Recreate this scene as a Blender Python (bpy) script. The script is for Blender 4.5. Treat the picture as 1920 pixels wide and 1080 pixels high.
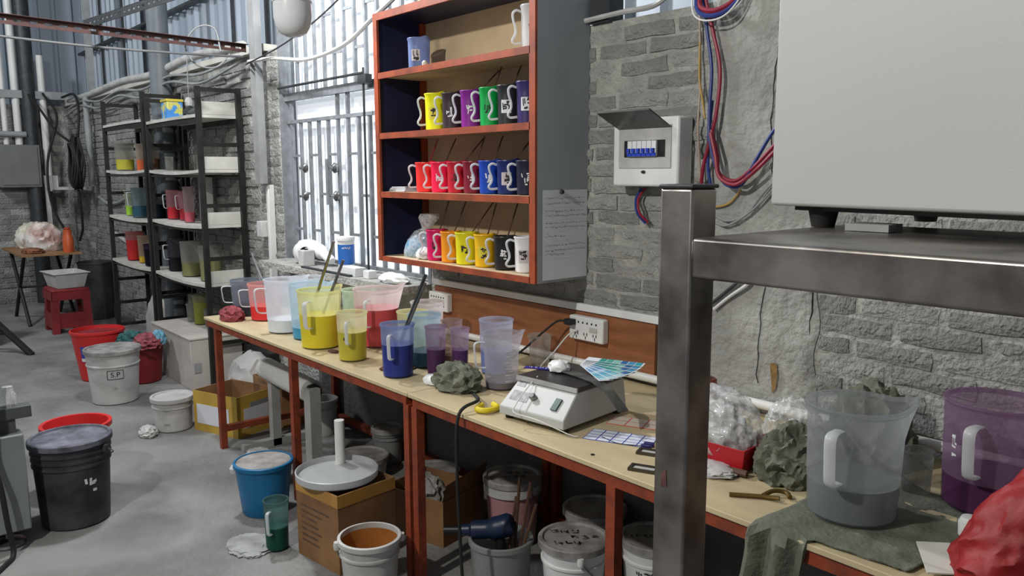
import bpy, bmesh, math, random
from mathutils import Vector, Matrix, noise
PI = math.pi
random.seed(7)
for o in list(bpy.data.objects): bpy.data.objects.remove(o)
S = bpy.context.scene
COL = S.collection

# ------------------------------------------------------------------ camera
f, yaw, pit, rol = 1500.0, 0.8672, 0.1435, -0.003
cy_, sy_, cp_, sp_ = math.cos(yaw), math.sin(yaw), math.cos(pit), math.sin(pit)
F = Vector((-sy_*cp_, cy_*cp_, -sp_)); Rt = Vector((cy_, sy_, 0)); U = Rt.cross(F)
R2 = Rt*math.cos(rol) + U*math.sin(rol); U2 = U*math.cos(rol) - Rt*math.sin(rol)
cam = bpy.data.objects.new('camera', bpy.data.cameras.new('camera'))
COL.objects.link(cam)
m = Matrix((R2, U2, -F)).transposed().to_4x4(); m.translation = (0, -2.35, 1.56)
cam.matrix_world = m
cam.data.sensor_width = 36; cam.data.lens = f/1920*36; cam.data.clip_start = 0.02
S.camera = cam

# ------------------------------------------------------------------ world, lights, exposure
w = bpy.data.worlds.new('world'); S.world = w; w.use_nodes = True
bg = w.node_tree.nodes['Background']
bg.inputs['Color'].default_value = (0.80, 0.86, 0.95, 1); bg.inputs['Strength'].default_value = 0.23
def lamp(name, loc, power, size, col=(1, 1, 1)):
    l = bpy.data.lights.new(name, 'POINT'); l.energy = power; l.shadow_soft_size = size; l.color = col
    o = bpy.data.objects.new(name, l); o.location = loc; COL.objects.link(o); return o
lamp('lamp_over_aisle', (-1.85, -3.4, 3.05), 250, 0.06, (1, 0.965, 0.90))
lamp('lamp_over_bench_end', (-4.15, -0.95, 3.1), 215, 0.10, (0.97, 0.98, 1))
lamp('lamp_far_hall', (-7.6, -3.6, 4.6), 430, 0.3, (0.93, 0.97, 1))
S.view_settings.view_transform = 'Standard'; S.view_settings.look = 'None'
S.view_settings.gamma = 1; S.view_settings.use_curve_mapping = False
S.view_settings.exposure = 0.18

# ------------------------------------------------------------------ materials
MATS = {}
def nm(name):
    mt = bpy.data.materials.new(name); mt.use_nodes = True
    nt = mt.node_tree; b = nt.nodes['Principled BSDF']; return mt, nt, b
def pm(name, col, rough=0.6, metal=0.0, var=0.25, scale=6.0, bump=0.0, bscale=40.0, col2=None, lo=0.35, hi=0.65, spec=0.4, det=6.0, stretch=None):
    """procedural Principled: two tones mixed by noise + noise bump"""
    if name in MATS: return MATS[name]
    mt, nt, b = nm(name); N = nt.nodes; L = nt.links
    if col2 is None: col2 = tuple(c*(1-var) for c in col)
    tc = N.new('ShaderNodeTexCoord'); src = tc.outputs['Object']
    if stretch:
        mp = N.new('ShaderNodeMapping'); mp.inputs['Scale'].default_value = stretch
        L.new(src, mp.inputs['Vector']); src = mp.outputs['Vector']
    n = N.new('ShaderNodeTexNoise'); n.inputs['Scale'].default_value = scale; n.inputs['Detail'].default_value = det
    L.new(src, n.inputs['Vector'])
    r = N.new('ShaderNodeValToRGB'); r.color_ramp.elements[0].position = lo; r.color_ramp.elements[1].position = hi
    r.color_ramp.elements[0].color = (*col2, 1); r.color_ramp.elements[1].color = (*col, 1)
    L.new(n.outputs['Fac'], r.inputs['Fac']); L.new(r.outputs['Color'], b.inputs['Base Color'])
    b.inputs['Roughness'].default_value = rough; b.inputs['Metallic'].default_value = metal
    b.inputs['Specular IOR Level'].default_value = spec
    if bump:
        n2 = N.new('ShaderNodeTexNoise'); n2.inputs['Scale'].default_value = bscale; n2.inputs['Detail'].default_value = 8
        L.new(src, n2.inputs['Vector'])
        bp = N.new('ShaderNodeBump'); bp.inputs['Strength'].default_value = bump; bp.inputs['Distance'].default_value = 0.02
        L.new(n2.outputs['Fac'], bp.inputs['Height']); L.new(bp.outputs['Normal'], b.inputs['Normal'])
    MATS[name] = mt; return mt
def frost(name, col, clear=0.25, trans=0.45, rough=0.35):
    """frosted translucent plastic"""
    if name in MATS: return MATS[name]
    mt, nt, b = nm(name); N = nt.nodes; L = nt.links
    n = N.new('ShaderNodeTexNoise'); n.inputs['Scale'].default_value = 9
    r = N.new('ShaderNodeValToRGB'); r.color_ramp.elements[0].color = (*[c*0.85 for c in col], 1); r.color_ramp.elements[1].color = (*col, 1)
    L.new(n.outputs['Fac'], r.inputs['Fac'])
    b.inputs['Roughness'].default_value = rough; L.new(r.outputs['Color'], b.inputs['Base Color'])
    t = N.new('ShaderNodeBsdfTranslucent'); L.new(r.outputs['Color'], t.inputs['Color'])
    tr = N.new('ShaderNodeBsdfTransparent'); tr.inputs['Color'].default_value = (*[0.5+0.5*c for c in col], 1)
    m1 = N.new('ShaderNodeMixShader'); m1.inputs[0].default_value = trans
    L.new(b.outputs[0], m1.inputs[1]); L.new(t.outputs[0], m1.inputs[2])
    m2 = N.new('ShaderNodeMixShader'); m2.inputs[0].default_value = clear
    L.new(m1.outputs[0], m2.inputs[1]); L.new(tr.outputs[0], m2.inputs[2])
    L.new(m2.outputs[0], N['Material Output'].inputs['Surface'])
    MATS[name] = mt; return mt
def grid_print(name, paper, ink, sx, sy):
    mt, nt, b = nm(name); N = nt.nodes; L = nt.links
    tc = N.new('ShaderNodeTexCoord'); br = N.new('ShaderNodeTexBrick')
    br.offset = 0.0; br.squash = 1.0
    br.inputs['Color1'].default_value = (*paper, 1); br.inputs['Color2'].default_value = (*paper, 1); br.inputs['Mortar'].default_value = (*ink, 1)
    br.inputs['Scale'].default_value = 1.0; br.inputs['Mortar Size'].default_value = 0.0018; br.inputs['Mortar Smooth'].default_value = 0
    br.inputs['Brick Width'].default_value = sx; br.inputs['Row Height'].default_value = sy
    L.new(tc.outputs['Object'], br.inputs['Vector']); L.new(br.outputs['Color'], b.inputs['Base Color'])
    b.inputs['Roughness'].default_value = 0.5; return mt

M = dict(
    concrete=pm('floor_concrete', (0.235, 0.232, 0.224), 0.88, var=.4, scale=2.1, bump=.6, bscale=22, col2=(0.125, 0.122, 0.116), lo=.34, hi=.62, det=10),
    mortar=pm('mortar', (0.40, 0.40, 0.37), 0.95, scale=9, bump=1.0, bscale=45, col2=(0.27, 0.27, 0.25), det=9),
    brick=pm('grey_brick', (0.29, 0.29, 0.272), 0.95, scale=9, bump=1.0, bscale=60, col2=(0.19, 0.19, 0.178), det=9),
    plaster=pm('rough_plaster', (0.39, 0.39, 0.362), 0.95, scale=3.5, bump=.9, bscale=30, col2=(0.27, 0.27, 0.25), det=10),
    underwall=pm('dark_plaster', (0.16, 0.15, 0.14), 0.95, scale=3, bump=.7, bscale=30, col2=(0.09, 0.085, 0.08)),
    sheet=pm('blue_grey_sheet_steel', (0.33, 0.38, 0.44), 0.5, metal=.1, scale=2, col2=(0.25, 0.29, 0.34), stretch=(1, 1, .2)),
    redpaint=pm('oxide_red_paint', (0.235, 0.042, 0.014), 0.6, scale=14, col2=(0.11, 0.026, 0.014), lo=.25, hi=.55, bump=.15),
    shelfred=pm('shelf_red_paint', (0.34, 0.062, 0.018), 0.6, scale=12, col2=(0.20, 0.040, 0.014)),
    board=pm('bench_board', (0.54, 0.45, 0.27), 0.55, scale=3.5, col2=(0.43, 0.35, 0.215), stretch=(1, 3, 1), bump=.05),
    ply=pm('brown_plywood', (0.30, 0.115, 0.045), 0.55, scale=5, col2=(0.19, 0.065, 0.025), stretch=(1, 1, 7), lo=.3, hi=.7),
    cabback=pm('pale_back_board', (0.60, 0.47, 0.30), 0.6, scale=4, col2=(0.48, 0.37, 0.24)),
    navy=pm('navy_panel', (0.008, 0.013, 0.055), 0.5, scale=5, col2=(0.004, 0.006, 0.028)),
    cabgrey=pm('cabinet_grey', (0.33, 0.355, 0.37), 0.55, scale=3, col2=(0.25, 0.275, 0.29), stretch=(1, 1, .4)),
    blacksteel=pm('black_angle_steel', (0.022, 0.021, 0.019), 0.5, metal=.3, scale=10, var=.4),
    rackboard=pm('cream_board', (0.55, 0.54, 0.49), 0.6, scale=6, var=.25),
    white=pm('white_plastic', (0.72, 0.73, 0.72), 0.4, scale=8, var=.12),
    dirtywhite=pm('dusty_white_plastic', (0.48, 0.475, 0.46), 0.5, scale=9, col2=(0.34, 0.335, 0.325), lo=.3, hi=.6),
    dustlid=pm('dusty_lid', (0.34, 0.325, 0.31), 0.7, scale=14, col2=(0.17, 0.16, 0.152)),
    stainless=pm('brushed_steel', (0.37, 0.34, 0.31), 0.36, metal=.95, scale=9, col2=(0.13, 0.115, 0.104), stretch=(1, 1, 1), bump=.03, bscale=15),
    machine=pm('pale_green_grey_enamel', (0.40, 0.41, 0.388), 0.45, scale=2, var=.06, bump=.03, bscale=300),
    greymachine=pm('grey_green_enamel', (0.22, 0.245, 0.235), 0.5, scale=3, col2=(0.17, 0.19, 0.182)),
    black=pm('black_plastic', (0.012, 0.012, 0.013), 0.45, scale=8, var=.4),
    rubber=pm('black_rubber', (0.015, 0.014, 0.013), 0.7, scale=8, var=.4),
    bar=pm('galvanised_bar', (0.21, 0.225, 0.24), 0.5, metal=.1, scale=20, var=.3),
    steel=pm('steel_rod', (0.30, 0.30, 0.30), 0.3, metal=.9, scale=30, var=.4),
    darkbar=pm('dark_steel_rod', (0.06, 0.065, 0.07), 0.5, metal=.5, scale=20, var=.3),
    pvc=pm('white_pvc', (0.70, 0.70, 0.67), 0.35, scale=5, var=.12),
    greypipe=pm('grey_pipe', (0.30, 0.31, 0.31), 0.5, scale=6, var=.25),
    carton=pm('brown_cardboard', (0.26, 0.135, 0.055), 0.8, scale=5, col2=(0.16, 0.08, 0.035)),
    yellowcarton=pm('yellow_carton', (0.55, 0.36, 0.06), 0.7, scale=5, var=.25),
    cream=pm('cream_crate', (0.44, 0.41, 0.37), 0.8, scale=4, col2=(0.33, 0.305, 0.28)),
    paper=pm('white_paper', (0.68, 0.70, 0.74), 0.7, scale=4, var=.1),
    ink=pm('black_ink', (0.02, 0.02, 0.022), 0.7, scale=30, var=.4),
    whiteink=pm('white_ink', (0.78, 0.78, 0.78), 0.7, scale=30, var=.2),
    blueink=pm('grey_blue_ink', (0.34, 0.35, 0.41), 0.7, scale=30, var=.3),
    handle=frost('frosted_handle', (0.80, 0.82, 0.84), .30, .35),
    clear=frost('clear_frosted', (0.74, 0.77, 0.80), .38, .45),
    film=None,
    greencloth=pm('olive_green_cloth', (0.155, 0.165, 0.122), 0.9, scale=12, col2=(0.095, 0.102, 0.075), bump=.3, bscale=80),
    redcloth=pm('dusty_red_cloth', (0.30, 0.06, 0.07), 0.9, scale=12, var=.5, bump=.3, bscale=80),
    redplastic=pm('red_plastic', (0.55, 0.025, 0.025), 0.4, scale=6, var=.2),
    darkred=pm('dusty_dark_red_plastic', (0.24, 0.018, 0.022), 0.5, scale=6, var=.35),
    bluegrey=pm('dusty_navy_plastic', (0.055, 0.056, 0.066), 0.55, scale=9, col2=(0.018, 0.018, 0.023)),
    wood=pm('dark_wood_stick', (0.10, 0.05, 0.03), 0.6, scale=12, var=.4),
)
def film_mat():
    mt, nt, b = nm('clear_film'); N = nt.nodes; L = nt.links
    b.inputs['Base Color'].default_value = (0.75, 0.76, 0.76, 1); b.inputs['Roughness'].default_value = 0.15
    n = N.new('ShaderNodeTexNoise'); n.inputs['Scale'].default_value = 14
    r = N.new('ShaderNodeMapRange'); r.inputs['From Min'].default_value = .35; r.inputs['From Max'].default_value = .65
    r.inputs['To Min'].default_value = .78; r.inputs['To Max'].default_value = .45
    L.new(n.outputs['Fac'], r.inputs['Value'])
    t = N.new('ShaderNodeBsdfTransparent'); mx = N.new('ShaderNodeMixShader')
    L.new(r.outputs[0], mx.inputs[0]); L.new(b.outputs[0], mx.inputs[1]); L.new(t.outputs[0], mx.inputs[2])
    L.new(mx.outputs[0], N['Material Output'].inputs['Surface']); return mt
M['film'] = film_mat()
def solid(name, col, rough=.4, var=.15, **k): return pm(name, col, rough, var=var, scale=7, **k)
def pane_mat():
    mt, nt, b = nm('lit_frosted_pane'); N = nt.nodes; L = nt.links
    n = N.new('ShaderNodeTexNoise'); n.inputs['Scale'].default_value = 1.2
    r = N.new('ShaderNodeValToRGB'); r.color_ramp.elements[0].color = (.80, .86, .92, 1); r.color_ramp.elements[1].color = (.93, .96, 1, 1)
    L.new(n.outputs['Fac'], r.inputs['Fac']); L.new(r.outputs['Color'], b.inputs['Base Color'])
    L.new(r.outputs['Color'], b.inputs['Emission Color']); b.inputs['Emission Strength'].default_value = 0.36
    b.inputs['Roughness'].default_value = .5; return mt
M['pane'] = pane_mat()

# ------------------------------------------------------------------ mesh helpers
class MB:
    def __init__(s): s.v = []; s.f = []
    def add(s, v, fc):
        k = len(s.v); s.v += [tuple(p) for p in v]; s.f += [tuple(i+k for i in q) for q in fc]; return s
    def box(s, x0, x1, y0, y1, z0, z1, rot=0, jit=0):
        v = [(x, y, z) for z in (z0, z1) for (x, y) in ((x0, y0), (x1, y0), (x1, y1), (x0, y1))]
        if rot:
            c, q = math.cos(rot), math.sin(rot); mx, my = (x0+x1)/2, (y0+y1)/2
            v = [(mx+(x-mx)*c-(y-my)*q, my+(x-mx)*q+(y-my)*c, z) for x, y, z in v]
        if jit: v = [tuple(a+random.uniform(-jit, jit) for a in p) for p in v]
        return s.add(v, [(3, 2, 1, 0), (4, 5, 6, 7), (0, 1, 5, 4), (1, 2, 6, 5), (2, 3, 7, 6), (3, 0, 4, 7)])
    def tube(s, pts, r, seg=8, ry=None, up=None):
        pts = [Vector(p) for p in pts]; rings = []
        n = len(pts); rad = r if isinstance(r, (list, tuple)) else [r]*n
        prev = None
        for i, p in enumerate(pts):
            t = (pts[min(i+1, n-1)]-pts[max(i-1, 0)]).normalized()
            if up is not None: a = (Vector(up)-t*Vector(up).dot(t)).normalized()
            else:
                ref = prev if prev is not None else (Vector((0, 0, 1)) if abs(t.z) < .9 else Vector((1, 0, 0)))
                a = (ref-t*ref.dot(t)).normalized()
            prev = a; b = t.cross(a)
            q = ry if ry else rad[i]
            rings.append([p+a*math.cos(2*PI*k/seg)*rad[i]+b*math.sin(2*PI*k/seg)*q for k in range(seg)])
        v = [p for R in rings for p in R]; fc = []
        for i in range(n-1):
            for k in range(seg):
                k2 = (k+1) % seg
                fc.append((i*seg+k, i*seg+k2, (i+1)*seg+k2, (i+1)*seg+k))
        fc.append(tuple(reversed(range(seg)))); fc.append(tuple((n-1)*seg+k for k in range(seg)))
        return s.add(v, fc)
    def lathe(s, prof, seg=32, c=(0, 0, 0), fn=None):
        v = []; fc = []; idx = []
        for r, z in prof:
            if r < 1e-5: idx.append([len(v)]); v.append((c[0], c[1], c[2]+z))
            else:
                row = []
                for k in range(seg):
                    a = 2*PI*k/seg; x, y, zz = r*math.cos(a), r*math.sin(a), z
                    if fn: x, y, zz = fn(a, r, z)
                    row.append(len(v)); v.append((c[0]+x, c[1]+y, c[2]+zz))
                idx.append(row)
        for A, B in zip(idx, idx[1:]):
            for k in range(seg):
                k2 = (k+1) % seg
                if len(A) == 1 and len(B) > 1: fc.append((A[0], B[k], B[k2]))
                elif len(B) == 1 and len(A) > 1: fc.append((A[k2], A[k], B[0]))
                elif len(A) > 1: fc.append((A[k], B[k], B[k2], A[k2]))
        return s.add(v, [tuple(reversed(q)) for q in fc])
    def prism(s, poly, a, b, axis='x'):
        """extrude a 2-D polygon between a and b along an axis"""
        n = len(poly)
        def P(u, v, t): return {'x': (t, u, v), 'y': (u, t, v), 'z': (u, v, t)}[axis]
        v = [P(*p, a) for p in poly]+[P(*p, b) for p in poly]
        fc = [tuple(range(n)), tuple(reversed(range(n, 2*n)))]+[(i, n+i, n+(i+1) % n, (i+1) % n) for i in range(n)]
        return s.add(v, fc)
    def build(s, name, mat, parent=None, smooth=True, bev=0, sharp=38, loc=None, rz=0):
        me = bpy.data.meshes.new(name); me.from_pydata(s.v, [], s.f)
        bm = bmesh.new(); bm.from_mesh(me); bmesh.ops.recalc_face_normals(bm, faces=bm.faces); bm.to_mesh(me); bm.free()
        if mat: me.materials.append(mat)
        if smooth:
            me.polygons.foreach_set('use_smooth', [True]*len(me.polygons)); me.set_sharp_from_angle(angle=math.radians(sharp))
        me.update()
        o = bpy.data.objects.new(name, me); COL.objects.link(o)
        if parent: o.parent = parent
        if name in ('writing', 'lettering', 'slots', 'scale_marks', 'printing', 'printed_marks', 'scuffs', 'stencil_mark', 'torn_label'): o['kind'] = 'stuff'
        if loc: o.location = loc
        o.rotation_euler[2] = rz
        if bev:
            b = o.modifiers.new('bevel', 'BEVEL'); b.width = bev; b.segments = 2; b.limit_method = 'ANGLE'
        return o
def tag(o, label, cat, group=None):
    o['label'] = label; o['category'] = cat
    if group: o['group'] = group
    return o
def thing(name, label, cat, loc=(0, 0, 0), rz=0, group=None):
    o = bpy.data.objects.new(name, None); COL.objects.link(o); o.empty_display_size = .05
    o.location = loc; o.rotation_euler = (0, 0, rz); return tag(o, label, cat, group)
def struct(o): o['kind'] = 'structure'; return o
def box(name, mat, x0, x1, y0, y1, z0, z1, parent=None, bev=0, rot=0):
    return MB().box(x0, x1, y0, y1, z0, z1, rot).build(name, mat, parent, smooth=bool(bev), bev=bev)
def cpath(P, n=8):
    """Catmull-Rom through points"""
    P = [Vector(p) for p in P]; Q = [P[0]*2-P[1]]+P+[P[-1]*2-P[-2]]; out = []
    for i in range(1, len(Q)-2):
        a, b, c, d = Q[i-1:i+3]
        for k in range(n):
            t = k/n
            out.append(.5*((2*b)+(c-a)*t+(2*a-5*b+4*c-d)*t*t+(3*b-a-3*c+d)*t**3))
    out.append(P[-1]); return out
def blob_mb(rx, ry, rz, seed, sub=4, amp=.25, freq=2.2, flat=True, sharp=1.0):
    bm = bmesh.new(); bmesh.ops.create_icosphere(bm, subdivisions=sub, radius=1)
    mb = MB(); vs = []
    for v in bm.verts:
        p = v.co.copy(); q = p*freq+Vector((seed*3.1, seed*1.7, seed*.9))
        n1 = 1-2*abs(noise.noise(q)); n2 = 1-2*abs(noise.noise(q*2.3+Vector((5, 1, 2))))
        d = 1+amp*(n1*.65+n2*.35*sharp)
        p = Vector((p.x*rx*d, p.y*ry*d, p.z*rz*d))
        if flat: p.z = max(p.z+rz*.55, 0.0 if p.z < -.2*rz else p.z+rz*.55); p.z = max(p.z, 0.002)
        vs.append(p)
    mb.add(vs, [tuple(x.index for x in fc.verts) for fc in bm.faces]); bm.free(); return mb
def strokes(mb, fn, w, h, seed, n=9, t=.10):
    """brush marks like a written character, laid by fn(u,v)->point; u in -w/2..w/2"""
    rnd = random.Random(seed)
    for i in range(n):
        if rnd.random() < .55:
            v0 = (rnd.random()-.5)*h; a = (rnd.random()-.6)*w*.6; b = a+w*(.25+.45*rnd.random()); b = min(b, w/2); a = max(a, -w/2)
            dv = (rnd.random()-.3)*h*.12; tt = t*h*.5
            P = [(a, v0-tt), (a+(b-a)*.5, v0-tt+dv*.5), (b, v0-tt+dv), (b, v0+tt+dv), (a+(b-a)*.5, v0+tt+dv*.5), (a, v0+tt)]
        else:
            u0 = (rnd.random()-.5)*w*.9; a = (rnd.random()-.6)*h*.6; b = min(a+h*(.25+.5*rnd.random()), h/2); a = max(a, -h/2)
            du = (rnd.random()-.6)*w*.22; tt = t*w*.5
            P = [(u0-tt, a), (u0+tt, a), (u0+tt+du*.5, (a+b)/2), (u0+tt+du, b), (u0-tt+du, b), (u0-tt+du*.5, (a+b)/2)]
        mb.add([fn(*p) for p in P], [(0, 1, 4, 5), (1, 2, 3, 4)])
    return mb
_txt = {}
def text_pts(s):
    if s not in _txt:
        c = bpy.data.curves.new('t', 'FONT'); c.body = s; c.size = 1; c.align_x = 'CENTER'; c.align_y = 'CENTER'
        o = bpy.data.objects.new('t', c); COL.objects.link(o)
        bpy.context.view_layer.update()
        me = bpy.data.meshes.new_from_object(o.evaluated_get(bpy.context.evaluated_depsgraph_get()))
        _txt[s] = ([tuple(v.co) for v in me.vertices], [tuple(p.vertices) for p in me.polygons])
        bpy.data.objects.remove(o); bpy.data.meshes.remove(me); bpy.data.curves.remove(c)
    return _txt[s]
def cylfn(r0, r1, h, a0, z0, off=.0008):
    def fn(u, v):
        z = z0+v; r = r0+(r1-r0)*z/h+off; a = a0+u/r
        return (r*math.cos(a), r*math.sin(a), z)
    return fn
def patch(mb, fn, w, h, n=6):
    for i in range(n):
        a, b = -w/2+w*i/n, -w/2+w*(i+1)/n
        mb.add([fn(a, -h/2), fn(b, -h/2), fn(b, h/2), fn(a, h/2)], [(0, 1, 2, 3)])
    return mb

# ------------------------------------------------------------------ vessels
def vessel_body(r, h, taper, t=.003, lip=None, lipk=.28, level=None):
    rb = r*taper
    prof = [(0, 0), (rb*.9, 0), (rb, .005), (rb+(r-rb)*.35, h*.35), (rb+(r-rb)*.7, h*.7), (r, h-.012), (r+.004, h-.004), (r+.003, h), (r-t, h), (r-t, h-.012)]
    if level: prof = [p for p in prof[:6] if abs(p[1]-h*level) > .012 or p[1] < .01]+prof[6:]; prof = sorted(prof[:-5]+[(rb+(r-rb)*level, h*level)], key=lambda p: (p[1], p[0]))+prof[-5:]
    def fn(a, rr, z):
        x, y = rr*math.cos(a), rr*math.sin(a)
        if lip is not None and z > .7*h:
            da = abs((a-lip+PI) % (2*PI)-PI)
            if da < .55:
                k = (1-(da/.55)**2)**2*((z/h-.7)/.3)
                x += math.cos(lip)*r*lipk*k; y += math.sin(lip)*r*lipk*k; z += .05*h*k
        return x, y, z
    return MB().lathe(prof, 40, fn=fn)
def handle_mb(r, h, taper, ang, kind='D', wd=.009, th=.0032):
    d, n = Vector((math.cos(ang), math.sin(ang), 0)), Vector((-math.sin(ang), math.cos(ang), 0))
    def rad(z): return r*taper+(r-r*taper)*z/h-.001
    if kind == 'S':
        pts = [(rad(.86*h), .86*h), (r+.018, .90*h), (r+.032, .83*h), (r+.030, .68*h), (r+.022, .52*h), (r+.022, .38*h), (r+.034, .24*h), (r+.026, .16*h), (rad(.17*h), .17*h)]
    else:
        k = min(.055, r*.55)
        pts = [(rad(.84*h), .84*h), (r+k*.7, .85*h), (r+k, .80*h), (r+k*.95, .62*h), (r+k*.85, .46*h), (r+k*.6, .40*h), (rad(.38*h), .38*h)]
    P = cpath([d*a+Vector((0, 0, b)) for a, b in pts], 5)
    return MB().tube(P, wd, 8, ry=th, up=n)
def jug(name, label, loc, r, h, tint, content=None, level=.5, cname=None, hang=None, lip=None, taper=.88, cat='jug', kind='D', group=None, clear=.3, trans=.62, mark=None, rod=False, scale_marks=None, hw=.0075):
    t = thing(name, label, cat, loc, 0, group)
    clear = min(.72, .30+clear*.75); tint = tuple(c*.66+.34*max(tint) for c in tint)
    fm = frost('frost_%.2f_%.2f_%.2f_%.2f' % (*tint, clear), tint, clear, trans)
    bo = vessel_body(r, h, taper, lip=lip, level=level if content else None).build('body', fm, t)
    if content:        # where the liquid wets the frosted wall it turns clear
        bo.data.materials.append(frost('wet_%.2f_%.2f_%.2f' % tint, tint, .88, .5))
        for p in bo.data.polygons:
            if p.center.z < h*level: p.material_index = 1
        rb = r*taper-.002; rt = rb+(r-r*taper)*level
        MB().lathe([(0, .008), (rb, .008), (rt, h*level), (rt-.004, h*level), (0, h*level-.001)], 36).build('contents', frost('cloudy_water', (.44, .47, .46), .45, .4) if cname == 'water' else solid('liquid_%.3f_%.3f_%.3f' % content, content, .35), t)
    if hang is not None: handle_mb(r, h, taper, hang, kind, hw).build('handle', M['handle'], t)
    if mark: 
        ink, a0, z0, w_, h_, sd = mark
        strokes(MB(), cylfn(r*taper, r, h, a0, z0), w_, h_, sd, 9).build('writing', ink, t, smooth=False)
    if scale_marks is not None:
        mb = MB()
        for i in range(12): patch(mb, cylfn(r*taper, r, h, scale_marks+(.10 if i % 2 else 0), h*(.18+.055*i)), .022 if i % 2 else .034, .0022, 3)
        mb.build('scale_marks', M['whiteink'], t, smooth=False)
    return t
def bucket(name, label, loc, r, h, mat, taper=.86, lid=None, lidmat=None, bail=None, rings=2, content=None, cat='bucket', ears=None, inner=None):
    t = thing(name, label, cat, loc)
    rb = r*taper; th = .004
    def R(z): return rb+(r-rb)*z/h
    prof = [(0, 0), (rb*.93, 0), (rb, .008), (R(h*.45), h*.45)]
    z1 = h*.72
    if rings:
        for i in range(rings):
            zz = z1+(h-z1)*i*.8/rings; q = R(zz)
            prof += [(q, zz), (q+.006, zz+.002), (q+.006, zz+.010), (q, zz+.013)]
    prof += [(R(h)-.001, h-.022), (R(h)+.007, h-.019), (R(h)+.007, h-.002), (R(h)+.004, h), (R(h)-th, h), (R(h)-th, h-.02)]
    inn = [(R(h)-th, h-.02), (R(h*.45)-th, h*.45), (rb-th, .012), (0, .012)]
    if inner is None: MB().lathe(prof+inn[1:], 44).build('body', mat, t)
    else:
        MB().lathe(prof, 44).build('body', mat, t); MB().lathe(inn, 44).build('inside_wall', inner, t)
    if content: MB().lathe([(R(h*content[1])-th-.001, h*content[1]), (0, h*content[1]+.004)], 40).build('contents', content[0], t)
    if lid:
        rr = R(h)+.011
        MB().lathe([(rr-.006, h-.016), (rr, h-.014), (rr, h+.008), (rr-.004, h+.012), (rr-.016, h+.012), (rr-.02, h+.003), (rr*.55, h+.004), (0, h+.005)], 44).build('lid', lidmat or mat, t)
    if bail is not None:
        ang, drop = bail; q = R(h)+.008; P = []
        for k in range(15):
            a = PI*k/14; x = math.cos(a)*q*1.03; y = math.sin(a)*q*math.cos(drop)*1.12; z = h*.90-math.sin(a)*q*math.sin(drop)*1.0
            if abs(drop) < .01: y = math.sin(a)*q*1.15
            c, s_ = math.cos(ang), math.sin(ang); P.append((x*c-y*s_, x*s_+y*c, z))
        MB().tube(P, .0032, 6).build('bail_handle', M['steel'], t)
        for e in (0, PI):
            c = (math.cos(ang+e)*q, math.sin(ang+e)*q, h*.9)
            MB().lathe([(0, -.016), (.012, -.014), (.014, 0), (.012, .014), (0, .016)], 12, c).build('handle_ear', mat, t)
    return t
def lid_writing(t, r, z, seed, ink, n=3):
    mb = MB(); rnd = random.Random(seed)
    for i in range(n):
        ox, oy = (rnd.random()-.5)*r*.7, (i-(n-1)/2)*r*.38
        for j in range(3):
            a0 = .85
            def fn(u, v, ox=ox+(j-1)*r*.3, oy=oy):
                x, y = ox+u, oy+v; c, s_ = math.cos(a0), math.sin(a0); return (x*c-y*s_, x*s_+y*c, z)
            strokes(mb, fn, r*.26, r*.24, seed*10+i*3+j, 6, .12)
    mb.build('writing', ink, t, smooth=False)

# ================================================================== structure
struct(MB().box(-13, 3, -8, .4, -.1, 0).build('floor', M['concrete'], smooth=False))
wb = MB()
wb.box(-11.4, -5.16, 0, .3, 0, 2.38)
wb.box(-5.16, -3.42, 0, .3, 0, .975)
wb.box(-3.42, 1.6, 0, .3, 0, 2.13)
wall = struct(wb.build('wall_back', M['mortar'], smooth=False))
# plastered lower strip under the bench and plastered pier with cracks
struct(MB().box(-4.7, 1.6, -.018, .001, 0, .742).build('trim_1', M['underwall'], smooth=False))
pil = MB()
nx, nz = 14, 60
for part in (0,):
    vs = []; fc = []
    for j in range(nz+1):
        for i in range(nx+1):
            x = -1.69+.42*i/nx; z = .745+2.1*j/nz
            if i in (0, nx): x += .03*noise.noise(Vector((x*5, z*9, 3)))
            d = 0 if i in (0, nx) or j in (0, nz) else .010+.007*noise.noise(Vector((x*9, z*7, 1)))+.004*noise.noise(Vector((x*25, z*25, 4)))
            vs.append((x, -d-.004, z))
    for j in range(nz):
        for i in range(nx):
            a = j*(nx+1)+i; fc.append((a, a+1, a+nx+2, a+nx+1))
    pil.add(vs, fc)
pil.box(-1.69, -1.27, 0, .3, 2.13, 3.2)
struct(pil.build('trim_2', M['plaster']))
# cracks in the plaster: thin dark fissures as narrow grooves
def crack(pts, wd=.003):
    P = cpath(pts, 5); mb = MB()
    P = [p+Vector((random.uniform(-.006, .006), 0, random.uniform(-.004, .004))) for p in P]
    mb.tube(P, wd, 5); return mb.build('crack', M['ink'], bpy.data.objects['trim_2'])
crack([(-1.42, -.017, 2.12), (-1.44, -.017, 1.95), (-1.46, -.016, 1.80), (-1.45, -.016, 1.62), (-1.44, -.016, 1.50)], .0018)
crack([(-1.47, -.016, 1.33), (-1.46, -.017, 1.15), (-1.475, -.016, 1.0), (-1.47, -.016, .85)], .0015)
crack([(-1.29, -.009, 1.35), (-1.285, -.01, 1.15), (-1.30, -.01, 1.0), (-1.29, -.01, .82)], .0025)
MB().add([(-1.425, -.019, .93), (-1.40, -.019, .935), (-1.395, -.019, .89), (-1.40, -.019, .845), (-1.412, -.019, .83), (-1.418, -.019, .88)], [(0, 1, 2, 5), (2, 3, 4, 5)]).build('rust_drip', pm('rust_drip', (.36, .22, .08), .9, var=.5, scale=30), bpy.data.objects['trim_2'], smooth=False)
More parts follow.
